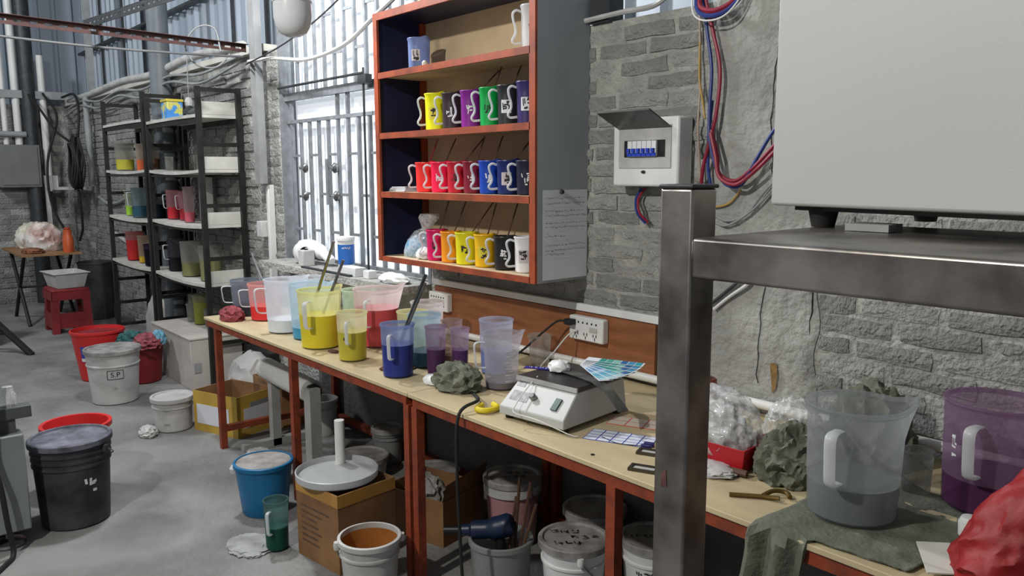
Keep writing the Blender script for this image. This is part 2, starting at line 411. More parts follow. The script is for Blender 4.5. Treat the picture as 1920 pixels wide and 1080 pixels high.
# bricks -----------------------------------------------------------
bmesh_var = []
for q in range(10):
    mb = MB(); nx, nz = 5, 2; rnd = random.Random(q)
    vs = []; fc = []
    for j in range(nz+1):
        for i in range(nx+1):
            e = i in (0, nx) or j in (0, nz)
            vs.append((-.118+.236*i/nx+rnd.uniform(-.006, .006), -(.003 if e else .010)+rnd.uniform(-.002, .002), -.0255+.051*j/nz+rnd.uniform(-.005, .005)*(1 if e else .6)))
    for j in range(nz):
        for i in range(nx):
            a = j*(nx+1)+i; fc.append((a, a+1, a+nx+2, a+nx+1))
    k = len(vs)
    ring = [i for i in range(nx+1)]+[(j)*(nx+1)+nx for j in range(1, nz+1)]+[nz*(nx+1)+i for i in range(nx-1, -1, -1)]+[j*(nx+1) for j in range(nz-1, 0, -1)]
    back = []
    for i in ring: back.append(len(vs)); vs.append((vs[i][0], .02, vs[i][2]))
    for a in range(len(ring)):
        b = (a+1) % len(ring); fc.append((ring[b], ring[a], back[a], back[b]))
    mb.add(vs, fc); o = mb.build('brick', M['brick'], sharp=60); bmesh_var.append(o.data); bpy.data.objects.remove(o)
brick_mats = [M['brick'], pm('grey_brick_pale', (0.37, 0.37, 0.345), .95, scale=9, bump=1.0, bscale=60, col2=(0.25, 0.25, 0.232), det=9)]
for i, me in enumerate(bmesh_var):
    if i % 3 == 0: me.materials[0] = brick_mats[1]
rndb = random.Random(3)
def lay(x0, x1, z0, z1, skip=None, pitch=.0635, L=.25):
    z = z0+pitch/2; row = 0
    while z < z1:
        x = x0+L/2-(L/2 if row % 2 else 0)-rndb.random()*.03
        while x < x1+L*.45:
            xa, xb = max(x-L/2+.006, x0), min(x+L/2-.006, x1)
            if xb-xa > .05 and not (skip and skip((xa+xb)/2, z)) and rndb.random() > .04:
                o = bpy.data.objects.new('brick', rndb.choice(bmesh_var)); COL.objects.link(o); o.parent = wall
                o.location = ((xa+xb)/2, rndb.uniform(-.003, .004), z+rndb.uniform(-.004, .004))
                o.scale = ((xb-xa)/.236*rndb.uniform(.90, 1.0), rndb.uniform(.5, 1.6), rndb.uniform(.82, 1.02)); o.rotation_euler = (0, rndb.uniform(-.02, .02), 0)
                if rndb.random() < .5: o.scale.x *= -1; o.scale.y *= 1
            x += L
        z += pitch; row += 1
lay(-2.36, -1.69, 1.03, 2.13)
lay(-3.40, -2.36, 1.03, 1.16)
lay(-1.27, .35, .80, 1.55)
lay(-5.52, -5.17, .9, 2.33)
mb = MB(); rndc = random.Random(5)
z = .03; row = 0
while z < 2.36:
    x = -11.3+(.125 if row % 2 else 0)
    while x < -5.6:
        e = .006+rndc.uniform(0, .008)
        if rndc.random() > .06: mb.box(x-.117+rndc.uniform(-.008, .008), x+.117+rndc.uniform(-.008, .008), -e, .02, z-.025, z+.025+rndc.uniform(-.006, .003))
        x += .25
    z += .0635; row += 1
fb = mb.build('brickwork', M['brick'], wall, smooth=False); fb['kind'] = 'stuff'
# far left wall
wl = struct(MB().box(-11.5, -11.25, -4.5, 0, 0, 2.38).build('wall_left', M['mortar'], smooth=False))
mb = MB(); z = .03; row = 0
while z < 2.36:
    y = -1.7+(.125 if row % 2 else 0)
    while y < -.1:
        e = .006+rndc.uniform(0, .008)
        if rndc.random() > .06: mb.box(-11.27, -11.25+e, y-.117, y+.117, z-.025, z+.025+rndc.uniform(-.006, .003))
        y += .25
    z += .0635; row += 1
fb = mb.build('brickwork', M['brick'], wl, smooth=False); fb['kind'] = 'stuff'
# corrugated steel cladding above the brick
def corrug(L, z0, z1, pitch=.19):
    prof = []; x = 0
    while x < L:
        prof += [(x, 0), (x+.05, 0), (x+.07, -.028), (x+.10, -.028), (x+.12, 0), (x+pitch, 0)]; x += pitch
    vs = []; fc = []
    for i, (a, b) in enumerate(prof): vs += [(a, b, z0), (a, b, z1)]
    for i in range(len(prof)-1): fc.append((2*i, 2*i+2, 2*i+3, 2*i+1))
    return MB().add(vs, fc)
struct(corrug(13.2, 2.0, 6).build('wall_back_cladding', M['sheet'], smooth=False, loc=(-11.6, .33, 0)))
o = struct(corrug(6, 2.3, 6).build('wall_left_cladding', M['sheet'], smooth=False, loc=(-11.6, -5.6, 0), rz=PI/2)); 
# dark sheet joints and purlins on the cladding
pur = MB()
for z in (3.05, 4.0, 5.0): pur.box(-11.5, -5.3, .22, .29, z-.012, z+.012)
for x in (-10.6, -9.7, -9.0, -8.35, -6.6, -5.95): pur.box(x-.012, x+.012, .275, .30, 2.35, 6)
struct(pur.build('trim_3', M['darkbar'], smooth=False))
# ledge cap on top of the low wall
mb = MB()
mb.box(-11.3, -5.30, -.05, .30, 2.375, 2.42)
struct(mb.build('trim_4', M['rackboard'], smooth=False))
P = [(-11.2, -.02, 2.43), (-9.9, -.06, 2.42), (-8.6, -.05, 2.455), (-7.6, -.05, 2.43), (-6.6, -.06, 2.47), (-5.6, -.05, 2.44)]
tag(MB().tube(cpath(P, 6), .034, 10).build('wrapped_pipe', M['dirtywhite']), 'white wrapped pipe lying along the top of the low brick wall', 'pipe')
for k, (dz, dy, lab) in enumerate(((.0, -.10, 'upper slack grey cable drooping along the wrapped pipe'), (-.05, -.11, 'lower slack grey cable hanging under the wrapped pipe'))):
    P = [(-10.8+i*.75, dy, 2.36+dz+(.0 if i % 2 else -.05-.02*k)) for i in range(8)]
    tag(MB().tube(cpath(P, 5), .012, 6).build('cable', M['greypipe']), lab, 'cable')
# steel column and pipes behind the rack
tag(MB().tube([(-7.27, -.10, 0), (-7.27, -.10, 6)], .085, 20).build('steel_column', pm('column_paint', (.15, .17, .185), .5, var=.3, scale=4)), 'thick round grey column rising behind the black racks', 'column')
tag(MB().tube([(-7.46, -.06, 0), (-7.46, -.06, 6)], .022, 10).build('conduit_pipe', M['pvc']), 'thin white vertical pipe beside the round grey column', 'pipe')
# roof post
tag(MB().box(-9.78, -9.70, -.09, -.03, 2.42, 6).build('wall_post', M['greypipe'], smooth=False), 'slim grey post standing on the ledge against the cladding', 'post')

# window --------------------------------------------------------------
win = struct(bpy.data.objects.new('window_1', None)); COL.objects.link(win)
win['label'] = 'barred bright frosted window behind the far end of the bench'
pz = [(.99, 1.895), (1.895, 2.05), (2.05, 3.3)]
px_ = [-5.13, -4.46, -3.78, -3.44]
for z0, z1 in pz:
    for a, b in zip(px_, px_[1:]): box('pane', M['pane'], a, b, .10, .115, z0, z1, win)
for x in (-5.145, -3.43): box('window_frame', M['bar'], x-.016, x+.016, .0, .12, .98, 3.3, win)
box('rail', M['bar'], -5.14, -3.43, .02, .06, 2.03, 2.078, win)
box('rail', M['bar'], -5.14, -3.43, .03, .055, 1.884, 1.905, win)
box('rail', M['bar'], -5.14, -3.43, .03, .055, 1.0, 1.02, win)
bars = [-5.074+.1255*i for i in range(13)]
for i, x in enumerate(bars):
    box('bar', M['bar'], x-.010, x+.010, .035, .055, 1.01, 1.895, win)
    box('bar', M['bar'], x-.010-.02, x+.010-.02, .035, .055, 2.07, 3.3, win)
    if i in (0, 5, 6, 9): box('bar', M['bar'], x-.010, x+.010, .035, .055, 1.895, 2.04, win)
for i in range(len(bars)-1):
    for z in ((1.673, 1.192) if i % 2 == 0 else (1.428,)): box('crossbar', M['bar'], bars[i], bars[i+1], .037, .053, z-.008, z+.008, win)
    for z in ((2.275, 2.74) if i % 2 == 1 else (2.507, 2.95)): box('crossbar', M['bar'], bars[i]-.02, bars[i+1]-.02, .037, .053, z-.008, z+.008, win)
MB().tube([(-5.13, -.02, 2.112), (-4.02, -.02, 2.112)], .008, 6).build('cross_rod', M['darkbar'], win)
MB().tube([(-4.02, -.02, 2.14), (-4.02, -.02, 1.0)], .0065, 6).build('upright_rod', M['darkbar'], win)
MB().box(-4.05, -3.96, -.04, .0, 2.05, 2.10).build('rod_bracket', M['darkbar'], win, smooth=False)
for (x, z) in ((-4.859, 1.592), (-4.462, 1.59), (-4.867, 1.411), (-4.454, 1.419)):
    k = MB().lathe([(0, 0), (.030, .002), (.032, .012), (.02, .022), (.009, .026), (.008, .05), (0, .05)], 20)
    k.v = [(x+a, .03-c, z+b) for a, b, c in k.v]; k.build('knob', M['steel'], win)
box('handle_strip', M['bar'], -4.545, -4.52, .0, .03, 1.365, 1.645, win)
struct(box('window_sill', M['mortar'], -5.15, -3.42, -.20, .12, .945, .985))
# brick pier channel
t = thing('steel_channel', 'pale grey steel channel bolted upright to the brick pier', 'post', (-5.30, -.06, 1.49))
gch = pm('channel_grey', (.26, .265, .265), .5, var=.25, scale=8)
box('web', gch, -.055, .035, -.012, 0, 0, 1.7, t); box('flange', gch, .023, .035, -.05, -.012, 0, 1.7, t); box('flange', gch, -.055, -.043, -.05, -.012, 0, 1.7, t)
tag(box('conduit_pipe', M['pvc'], -5.33, -5.29, -.05, -.005, .75, 1.48, bev=.004), 'square white conduit below the steel channel on the pier', 'conduit')
tag(box('junction_box', M['dirtywhite'], -5.42, -5.34, -.09, -.01, 1.12, 1.23, bev=.004), 'small white junction box beside the brick pier', 'junction box')

# ================================================================== wall cabinet
cab = thing('wall_cabinet', 'open red and grey wall cabinet with four shelves of coloured mugs', 'cabinet', (-2.285, 0, 1.13))
X0, X1, D, H = -1.16, 0, -.295, 1.178
box('side_panel', M['navy'], X0+.004, X0+.02, D+.012, -.012, .012, H-.012, cab)
box('side_panel', M['cabgrey'], X1-.016, X1, D+.012, -.004, 0, H, cab)
box('back_panel', M['cabback'], X0, X1-.016, -.012, -.002, .0, H, cab)
box('top_panel', M['navy'], X0, X1-.016, D+.012, -.012, H-.02, H, cab)
for z in (.0, .315, .595, .877):
    box('shelf', M['cabback'], X0+.02, X1-.016, D+.012, -.012, z+.006, z+.024, cab)
    box('shelf_edge', M['shelfred'], X0+.03, X1-.03, D, D+.012, z-.004 if z else .0, z+.024, cab)
box('face_frame', M['shelfred'], X0, X0+.034, D, D+.012, 0, H, cab)
box('face_frame', M['shelfred'], X1-.034, X1, D, D+.012, 0, H, cab)
box('face_frame', M['shelfred'], X0+.034, X1-.034, D, D+.012, H-.034, H, cab)
box('corner_strip', M['shelfred'], X0+.02, X0+.034, -.045, -.012, .024, H-.02, cab)
# notice sheet on the cabinet side
nt_ = thing('notice_sheet', 'pale sheet of handwritten notes pinned to the cabinet side', 'paper', (-2.2845, 0, 1.14))
mb = MB(); n = 8
for i in range(n):
    for j in range(n):
        def P(i, j):
            y = -.258+.245*i/n; z = .352*j/n; return (.0015+.004*max(0, noise.noise(Vector((y*9, z*7, 2))))*(1-j/n), y, z)
        mb.add([P(i, j), P(i+1, j), P(i+1, j+1), P(i, j+1)], [(0, 1, 2, 3)])
mb.build('sheet', M['paper'], nt_)
mb = MB(); rnd = random.Random(11)
for r_, z in enumerate((.318, .298, .268, .250, .222, .205, .170, .135, .115, .10)):
    y = -.245; L = (-.03 if r_ not in (6, 9) else -.14)
    while y < L:
        d = rnd.uniform(.006, .013); zz = z+rnd.uniform(-.002, .002)
        mb.add([(.0062, y, zz), (.0062, y+d, zz+rnd.uniform(-.003, .003)), (.0062, y+d, zz+.0032), (.0062, y, zz+.0035)], [(0, 1, 2, 3)])
        y += d+rnd.uniform(.003, .008)
for (y, z) in ((-.235, .262), (-.215, .262), (-.19, .262), (-.205, .218), (-.165, .218), (-.145, .218), (-.08, .205), (-.235, .186), (-.06, .222)):
    mb.add([(.0064, y, z), (.0064, y+.004, z-.008), (.0064, y+.012, z+.008), (.0064, y+.005, z-.005)], [(0, 1, 2, 3)])
mb.build('writing', M['blueink'], nt_, smooth=False)
MB().lathe([(0, 0), (.010, .001), (.008, .010), (0, .013)], 10).build('pin', M['darkbar'], nt_).matrix_local = Matrix.Translation((.004, -.16, .344)) @ Matrix.Rotation(PI/2, 4, 'Y')

# mugs in the cabinet -------------------------------------------------
HA = math.atan2(-.72, -.69)         # handles point to the front and towards the window
FRONT = math.atan2(-.70, .72)       # the side turned to the camera
def mug(x, z, r, h, col, label, ink=None, frame=None, y=-.2, handle=True, rodc=None, seed=0, tint=None, fa=-.15):
    t = thing('measuring_mug', label, 'mug', (x, y, z), 0, 'mugs in the wall cabinet')
    cm = tint or pm('mug_%.3f_%.3f_%.3f' % col, col, .38, var=.12, scale=9)
    vessel_body(r, h, .94, lip=HA+PI*.75, lipk=.12).build('body', cm, t)
    if tint is None: MB().lathe([(r*.96, h*.86), (0, h*.86)], 30).build('contents', pm('mugc_%.3f_%.3f_%.3f' % col, tuple(c*.8 for c in col), .4, var=.1), t)
    if handle: handle_mb(r, h, .94, HA, 'S', .0085, .0048).build('handle', M['handle'], t)
    if ink is not None:
        fn = cylfn(r*.94, r, h, FRONT+fa, h*.46)
        if frame is not None:
            patch(MB(), fn, .042, .052).build('sticker', frame, t, smooth=False)
            fn = cylfn(r*.94, r, h, FRONT+fa, h*.46, .0016)
        strokes(MB(), fn, .032, .044, seed+31, 8, .13).build('writing', ink, t, smooth=False)
    return t
WI, KI = M['whiteink'], M['ink']
Z1, Z2, Z3, Z4 = 1.13+.902, 1.13+.62, 1.13+.34, 1.13+.025
yl = pm('sticker_yellow', (.75, .62, .05), .5, var=.2); wl_ = M['paper']
gl_ = pm('sticker_grey', (.55, .5, .5), .6, var=.2)
mug(-3.24, Z1, .052, .15, (0, 0, 0), 'pale blue translucent mug on the top shelf beside the navy side', KI, gl_, tint=frost('mug_blue_frost', (.30, .40, .72), .2, .4), handle=False, seed=1, y=-.17)
mug(-2.41, Z1, .050, .17, (0, 0, 0), 'clear mug with thick white handle on the top shelf', KI, None, tint=frost('mug_clear_frost', (.85, .85, .85), .2, .45), seed=2, y=-.19)
row2 = [(-3.066, .050, .165, (.80, .78, .01), 'bright yellow mug with dark square label on the upper middle shelf', KI, yl),
        (-2.940, .046, .158, (.035, .022, .028), 'black mug between yellow and purple mugs', WI, None),
        (-2.800, .048, .158, (.20, .012, .24), 'purple mug with white writing beside the green mug', WI, None),
        (-2.672, .045, .160, (.0, .33, .06), 'green mug between purple and black mugs', KI, None),
        (-2.553, .046, .160, (.02, .022, .026), 'black mug with large white label beside the green mug', KI, wl_),
        (-2.432, .046, .165, (.035, .022, .12), 'dark violet mug with white label at the cabinet upright', KI, wl_)]
row3 = [(-3.153, .050, .138, (.85, .035, .03), 'orange red mug at the open end of the red row', None, None),
        (-3.030, .049, .138, (.85, .012, .07), 'pinkish red mug with white characters', WI, None),
        (-2.905, .048, .138, (.50, .012, .03), 'crimson mug with dark characters beside the maroon mug', KI, None),
        (-2.788, .048, .138, (.20, .010, .025), 'maroon mug next to the bright blue mug', WI, None),
        (-2.672, .050, .140, (.008, .055, .40), 'bright blue mug with white characters', WI, None),
        (-2.553, .049, .140, (.008, .018, .12), 'navy mug with pink white label', KI, gl_),
        (-2.432, .048, .138, (.012, .012, .035), 'very dark navy mug with white specks at the shelf end', WI, None)]
row4 = [(-3.075, .049, .143, (.62, .008, .11), 'magenta mug beside the plastic bag of blue powder', KI, None),
        (-2.960, .049, .141, (.80, .28, .01), 'orange mug between magenta and lemon mugs', None, None),
        (-2.843, .052, .143, (.72, .66, .01), 'lemon yellow mug with black characters on the bottom shelf', KI, None),
        (-2.712, .048, .142, (.80, .47, .01), 'amber yellow mug with outlined label', KI, yl),
        (-2.578, .048, .142, (.016, .015, .015), 'black mug with white characters on the bottom shelf', WI, None),
        (-2.448, .045, .147, (.75, .75, .75), 'white mug with dark stamped label on the bottom shelf', KI, gl_)]
for rw, zz, sd in ((row2, Z2, 10), (row3, Z3, 30), (row4, Z4, 50)):
    for k, (x, r, h, c, lab, ink, fr) in enumerate(rw): mug(x, zz, r, h, c, lab, ink, fr, seed=sd+k)
# stirring sticks leaning in the mugs
def rod(name, a, b, r, mat, label, cat, group=None): return tag(MB().tube([a, b], r, 6).build(name, mat), label, cat, group)
nmn = dict(a=['bright yellow mug', 'black mug beside the purple mug', 'purple mug', 'green mug', 'black mug beside the green mug', 'dark violet mug'], b=['orange red mug', 'pinkish red mug', 'crimson mug', 'maroon mug', 'bright blue mug', 'navy mug with pink white label', 'very dark navy mug'], c=['magenta mug', 'orange mug', 'lemon yellow mug', 'amber yellow mug', 'black mug on the bottom shelf', 'white mug'])
for rw, zz, key, top in ((row2, Z2, 'a', .245), (row3, Z3, 'b', .245), (row4, Z4, 'c', .275)):
    for k, (x, r, h, c, lab, ink, fr) in enumerate(rw):
        if (key, k) in (('a', 0), ('a', 1), ('c', 5)): continue
        lean = [.05, .02, .06, .035, .0, .045, .03][k]
        rod('stirring_stick', (x-.012, -.185, zz+h*.8), (x+lean, -.165+.035*(k % 3), zz+top), .0032, pm('stick_red', (.3, .02, .03), .5) if key == 'b' and k < 1 else M['wood'], 'thin stirring stick leaning in the '+nmn[key][k], 'stick', 'stirring sticks in the cabinet mugs')
# bag of blue powder, white bag, papers
t = thing('powder_bag', 'clear plastic bag of light blue powder slumped in the cabinet corner', 'bag', (-3.27, -.165, Z4))
mb = blob_mb(.085, .068, .072, 4, 4, .10, 2.0); mb.v = [(x+.25*max(z-.01, 0), y, z) for x, y, z in mb.v]; mb.build('powder', solid('blue_powder', (.08, .30, .50), .5, .25), t)
mb = MB(); prof = [(.094, .002), (.097, .03), (.088, .08), (.06, .125), (.028, .14), (.035, .155), (.055, .19), (.05, .21)]
def bagf(a, r, z):
    k = 1+.16*noise.noise(Vector((math.cos(a)*2.4, math.sin(a)*2.4, z*22))); return (r*k*math.cos(a)+z*.42, r*k*math.sin(a)*.8, z)
mb.lathe(prof, 36, fn=bagf).build('film', M['film'], t, sharp=100)
tag(blob_mb(.045, .035, .032, 9, 3, .3).build('crumpled_bag', M['white'], loc=(-3.155, -.215, Z4)), 'small crumpled white bag between blue powder bag and magenta mug', 'bag')
t = thing('paper_stack', 'few loose white papers lying at the navy end of the shelf', 'papers', (-3.33, -.2, Z3))
for k in range(4): MB().box(-.075+.008*k, .06-.012*k, -.05, .06-.01*k, .001+.006*k, .005+.006*k, rot=.15*k).build('sheet', M['paper'], t, smooth=False)
tag(MB().lathe([(0, 0), (.012, .001), (.014, .02), (.006, .03), (0, .03)], 12).build('bottle_cap', M['rackboard'], loc=(-3.09, -.24, Z1)), 'small cream cap on the top shelf of the cabinet', 'cap')
tag(MB().tube(cpath([(-2.56, -.25, Z1+.004), (-2.53, -.23, Z1+.012), (-2.49, -.25, Z1+.006), (-2.46, -.24, Z1+.004)], 4), .003, 6).build('wire_scrap', M['wood']), 'short curl of dark wire on the top cabinet shelf', 'wire')

# ================================================================== benches
BZ = .75
def bench(label, x0, x1, legs, yf=-.775, yb=-.03):
    t = thing('work_bench', label, 'bench', (x0, yf, 0), 0, 'red framed work benches along the wall')
    L = x1-x0; Dp = yb-yf; q = .034
    box('tabletop', M['board'], 0, L, -.008, Dp+.02, .735, BZ, t, bev=.002)
    box('front_rail', M['redpaint'], .02, L-.02, 0, q, .700, .734, t)
    box('back_rail', M['redpaint'], .02, L-.02, Dp-q, Dp, .700, .734, t)
    for x in legs:
        a = x-x0
        box('leg', M['redpaint'], a-q/2, a+q/2, 0, q, 0, .700, t); box('leg', M['redpaint'], a-q/2, a+q/2, Dp-q, Dp, 0, .700, t)
        box('cross_rail', M['redpaint'], a-q/2, a+q/2, q, Dp-q, .700, .734, t)
    if x0 < -3: box('stretcher', M['redpaint'], legs[0]-x0-q/2, legs[0]-x0+q/2, q, Dp-q, .10, .134, t)
    box('stretcher', M['redpaint'], legs[0]-x0+q/2, legs[-1]-x0-q/2, Dp-q, Dp, .04, .074, t)
    return t
bench('red framed bench with pale board under the window', -4.57, -2.452, (-4.43, -3.47, -2.475))
bench('red framed bench with pale board under the wall sockets', -2.448, .7, (-2.42, -1.437, -.42, .55))

# brown plywood board, conduit, pipes, sockets on the wall
tag(box('plywood_board', M['ply'], -3.34, -1.90, -.034, -.019, .785, .992, bev=.001), 'brown varnished plywood strip fixed above the bench', 'board')
tag(box('cable_trunking', M['white'], -3.36, -1.88, -.04, -.018, .996, 1.026, bev=.003), 'flat white cable trunking running above the plywood strip', 'trunking')
tag(MB().tube([(-3.28, -.045, .772), (-.2, -.045, .805)], .016, 12).build('water_pipe', M['pvc']), 'white plastic pipe running along the wall just above the benches', 'pipe')
def socket(label, x0, x1, z0, z1):
    t = thing('wall_socket', label, 'socket', ((x0+x1)/2, -.034, z0)); w_, h_ = (x1-x0), z1-z0
    MB().box(-w_/2, w_/2, -.035, 0, 0, h_).build('housing', M['white'], t, bev=.006)
    mb = MB()
    for cx in (-w_*.27, 0, w_*.27):
        for dx, dz, a in ((-.008, .028, .5), (.008, .028, -.5), (0, .014, 0)): mb.box(cx+dx-.0018, cx+dx+.0018, -.0365, -.0349, dz-.006, dz+.006)
    for i in range(6): mb.box(-w_*.36+i*w_*.13, -w_*.36+i*w_*.13+.007, -.0365, -.0349, h_*.72, h_*.80)
    mb.build('slots', M['ink'], t, smooth=False)
    box('switch_rocker', M['dirtywhite'], w_*.12, w_*.34, -.039, -.034, h_*.42, h_*.62, t, bev=.002)
    return t
socket('white double socket with black plug on the plywood strip', -2.325, -2.135, .882, .98)
socket('white socket without plugs under the cabinet end', -3.345, -3.185, .872, .965)
t = thing('power_plug', 'black plug and lead in the wall socket behind the scale', 'plug', (-2.30, -.075, .955))
box('plug_body', M['black'], -.022, .016, -.03, .006, -.012, .012, t, bev=.004)
MB().tube(cpath([(-.022, -.015, 0), (-.06, -.03, -.005), (-.12, -.06, -.06), (-.19, -.09, -.13), (-.25, -.13, -.185), (-.28, -.20, -.198)], 6), .0045, 8).build('cord', M['rubber'], t)
tag(MB().tube(cpath([(-2.27, -.075, .925), (-2.30, -.10, .90), (-2.30, -.18, .84), (-2.27, -.28, .80), (-2.20, -.34, .775), (-2.12, -.345, .86)], 6), .003, 6).build('phone_cord', M['pvc']), 'thin white charging cord hanging from the wall socket', 'cord')

# ================================================================== jugs on the benches
CA = math.atan2(-2.35+.6, 0+3.3)       # direction from the far bench end to the camera
def ca(x, y): return math.atan2(-2.35-y, -x)
def left(x, y): return ca(x, y)-PI/2
J = 'plastic jugs of dye on the bench'
jug('measuring_jug', 'grey blue jug holding black dye at the far bench corner', (-4.47, -.56, BZ), .092, .205, (.36, .40, .52), (.012, .012, .02), .30, hang=left(-4.5, -.56)+.25, group=J, lip=left(-4.5, -.56)+PI)
jug('measuring_jug', 'pink jug holding bright red dye next to the red rag', (-4.255, -.545, BZ), .092, .205, (.95, .36, .32), (.75, .015, .02), .40, hang=left(-4.3, -.55)+.2, group=J, clear=.15)
jug('measuring_jug', 'tall white jug with milky liquid and large handle', (-3.86, -.61, BZ), .100, .275, (.86, .90, .98), (.80, .82, .82), .25, hang=left(-3.86, -.61)+.35, lip=left(-3.86, -.61)+PI+.1, group=J, clear=.14, hw=.012)
jug('measuring_jug', 'white jug with a little turquoise dye behind the milky jug', (-4.03, -.40, BZ), .095, .25, (.84, .90, .96), (.02, .28, .42), .22, group=J, clear=.2)
jug('measuring_jug', 'pale blue jug with turquoise dye beside the big yellow jug', (-3.625, -.585, BZ), .100, .272, (.66, .86, .97), (.01, .30, .50), .22, lip=left(-3.6, -.6)+PI-.2, group=J, clear=.14)
jug('measuring_jug', 'big yellow jug more than half full of yellow dye', (-3.405, -.645, BZ), .100, .272, (.96, .95, .36), (.72, .60, .005), .58, hang=ca(-3.4, -.65)-.45, group=J, clear=.12, hw=.011, lip=ca(-3.4, -.65)+2.2)
jug('measuring_jug', 'pale green jug with green dye behind the big yellow jug', (-3.52, -.37, BZ), .085, .235, (.80, .93, .66), (.05, .33, .06), .42, group=J, clear=.15)
jug('measuring_jug', 'big white lipped jug of crimson dye', (-3.265, -.42, BZ), .108, .272, (.96, .82, .84), (.52, .018, .035), .66, hang=ca(-3.27, -.45)-.35, lip=left(-3.27, -.45)+PI+.25, group=J, clear=.12)
jug('measuring_jug', 'small pale yellow jug of olive yellow dye at the bench edge', (-3.065, -.665, BZ), .066, .214, (.92, .88, .50), (.52, .46, .01), .60, hang=ca(-3.07, -.66)-.25, group=J, clear=.15, taper=.9, mark=(M['ink'], ca(-3.07, -.66)-.5, .10, .02, .018, 5))
jug('measuring_jug', 'white translucent jug behind the small yellow jugs', (-3.02, -.30, BZ), .075, .225, (.90, .84, .86), (.5, .2, .18), .3, group=J, clear=.25)
jug('measuring_jug', 'small pale yellow jug standing behind the royal blue jug', (-2.90, -.46, BZ), .066, .215, (.93, .90, .45), (.6, .5, .02), .3, group=J, clear=.2)
jug('measuring_jug', 'royal blue jug with white handle and two steel rods', (-2.697, -.665, BZ), .067, .214, (.22, .36, .74), (.005, .02, .26), .62, hang=ca(-2.7, -.66)-.35, group=J, clear=.2, taper=.9)
jug('measuring_jug', 'sky blue jug with teal dye behind the royal blue jug', (-2.765, -.49, BZ), .068, .224, (.42, .66, .84), (.01, .10, .17), .30, group=J, clear=.2)
jug('plastic_cup', 'tall purple cup in front of the pair beside the olive rag', (-2.592, -.552, BZ), .042, .205, (.52, .36, .54), (.085, .008, .11), .55, group=J, clear=.4, taper=.82, cat='cup')
jug('plastic_cup', 'slim purple cup with lilac rim beside the taller purple cup', (-2.575, -.445, BZ), .038, .185, (.60, .44, .64), (.10, .01, .14), .52, group=J, clear=.4, taper=.82, cat='cup')
jug('plastic_cup', 'empty clear cup standing behind the purple cups', (-2.725, -.375, BZ), .044, .19, (.62, .46, .46), (.2, .1, .08), .2, group=J, clear=.5, taper=.85, cat='cup')
jug('measuring_jug', 'pale blue frosted jug near the plywood strip', (-2.475, -.335, BZ), .068, .222, (.58, .62, .82), (.22, .30, .62), .42, group=J, clear=.3, taper=.92)
jug('measuring_jug', 'nearly empty clear jug with scale marks beside the scale', (-2.285, -.465, BZ), .069, .214, (.66, .64, .72), (.18, .16, .16), .14, hang=left(-2.25, -.45)+.35, lip=left(-2.25, -.45)+PI, group=J, clear=.42, taper=.88, scale_marks=ca(-2.29, -.46)+.5)
jug('plastic_cup', 'short clear cup at the wall behind the scale', (-2.46, -.11, BZ), .048, .13, (.74, .72, .66), group=J, clear=.45, taper=.85, cat='cup')
jug('measuring_jug', 'large clear jug quarter full of cloudy water on the green cloth', (-.855, -.575, BZ+.012), .108, .268, (.55, .60, .61), (.42, .44, .42), .32, 'water', hang=ca(-.85, -.57)-.3, lip=left(-.85, -.57)+PI+.3, group=J, clear=.42, taper=.92, hw=.013)
jug('measuring_jug', 'large purple jug behind the red bag', (-.655, -.285, BZ+.012), .112, .262, (.42, .20, .42), (.10, .015, .085), .30, hang=ca(-.65, -.28)-.30, lip=left(-.65, -.28)+PI, group=J, clear=.22, taper=.94, hw=.013, mark=(M['whiteink'], ca(-.65, -.28)-.85, .155, .02, .05, 8))
jug('plastic_cup', 'small grey cup between the two large jugs', (-.815, -.315, BZ), .036, .115, (.34, .35, .33), group=J, clear=.4, taper=.9, cat='cup')
# steel stirring rods in jugs
G = 'steel stirring rods standing in the jugs'
rod('stirring_rod', (-4.21, -.55, .83), (-4.60, -.47, 1.09), .006, M['steel'], 'steel rod leaning left out of the pink jug of red dye', 'rod', G)
rod('stirring_rod', (-4.19, -.53, .83), (-4.50, -.50, 1.06), .006, M['steel'], 'shorter steel rod leaning out of the pink jug of red dye', 'rod', G)
rod('stirring_rod', (-3.625, -.60, .83), (-3.325, -.60, 1.25), .007, M['steel'], 'long steel rod leaning out of the pale blue jug', 'rod', G)
rod('stirring_rod', (-3.405, -.63, .90), (-3.325, -.555, 1.16), .007, M['steel'], 'steel rod standing in the big yellow jug', 'rod', G)
rod('stirring_rod', (-2.728, -.655, .83), (-2.585, -.60, 1.165), .007, M['darkbar'], 'dark steel rod leaning out of the royal blue jug', 'rod', G)
rod('stirring_rod', (-2.715, -.665, .83), (-2.565, -.615, 1.135), .006, M['steel'], 'bright steel rod beside the dark rod in the royal blue jug', 'rod', G)
# rags and spills
tag(blob_mb(.075, .055, .045, 2, 4, .3).build('red_rag', M['redcloth'], loc=(-4.36, -.70, BZ)), 'dusty red rag lying between dark jug and pink jug', 'rag')
tag(blob_mb(.085, .065, .055, 13, 4, .45, 2.6).build('olive_rag', M['greencloth'], loc=(-2.385, -.60, BZ)), 'crumpled olive rag beside the clear jug and the scale', 'rag')
tag(blob_mb(.045, .035, .022, 21, 3, .3).build('tissue', M['white'], loc=(-2.50, -.625, BZ)), 'crumpled white tissue beside the olive rag', 'tissue')
tag(blob_mb(.050, .06, .010, 17, 3, .5).build('brown_scrap', pm('rust_scrap', (.12, .05, .035), .9, var=.5), loc=(-2.80, -.60, BZ)), 'flat brown scrap under the edge of the royal blue jug', 'scrap')
tag(blob_mb(.03, .018, .006, 18, 3, .3).build('brown_scrap', pm('rust_scrap', (.12, .05, .035), .9, var=.5), loc=(-3.255, -.66, BZ)), 'small brown scrap between the two yellow jugs', 'scrap')
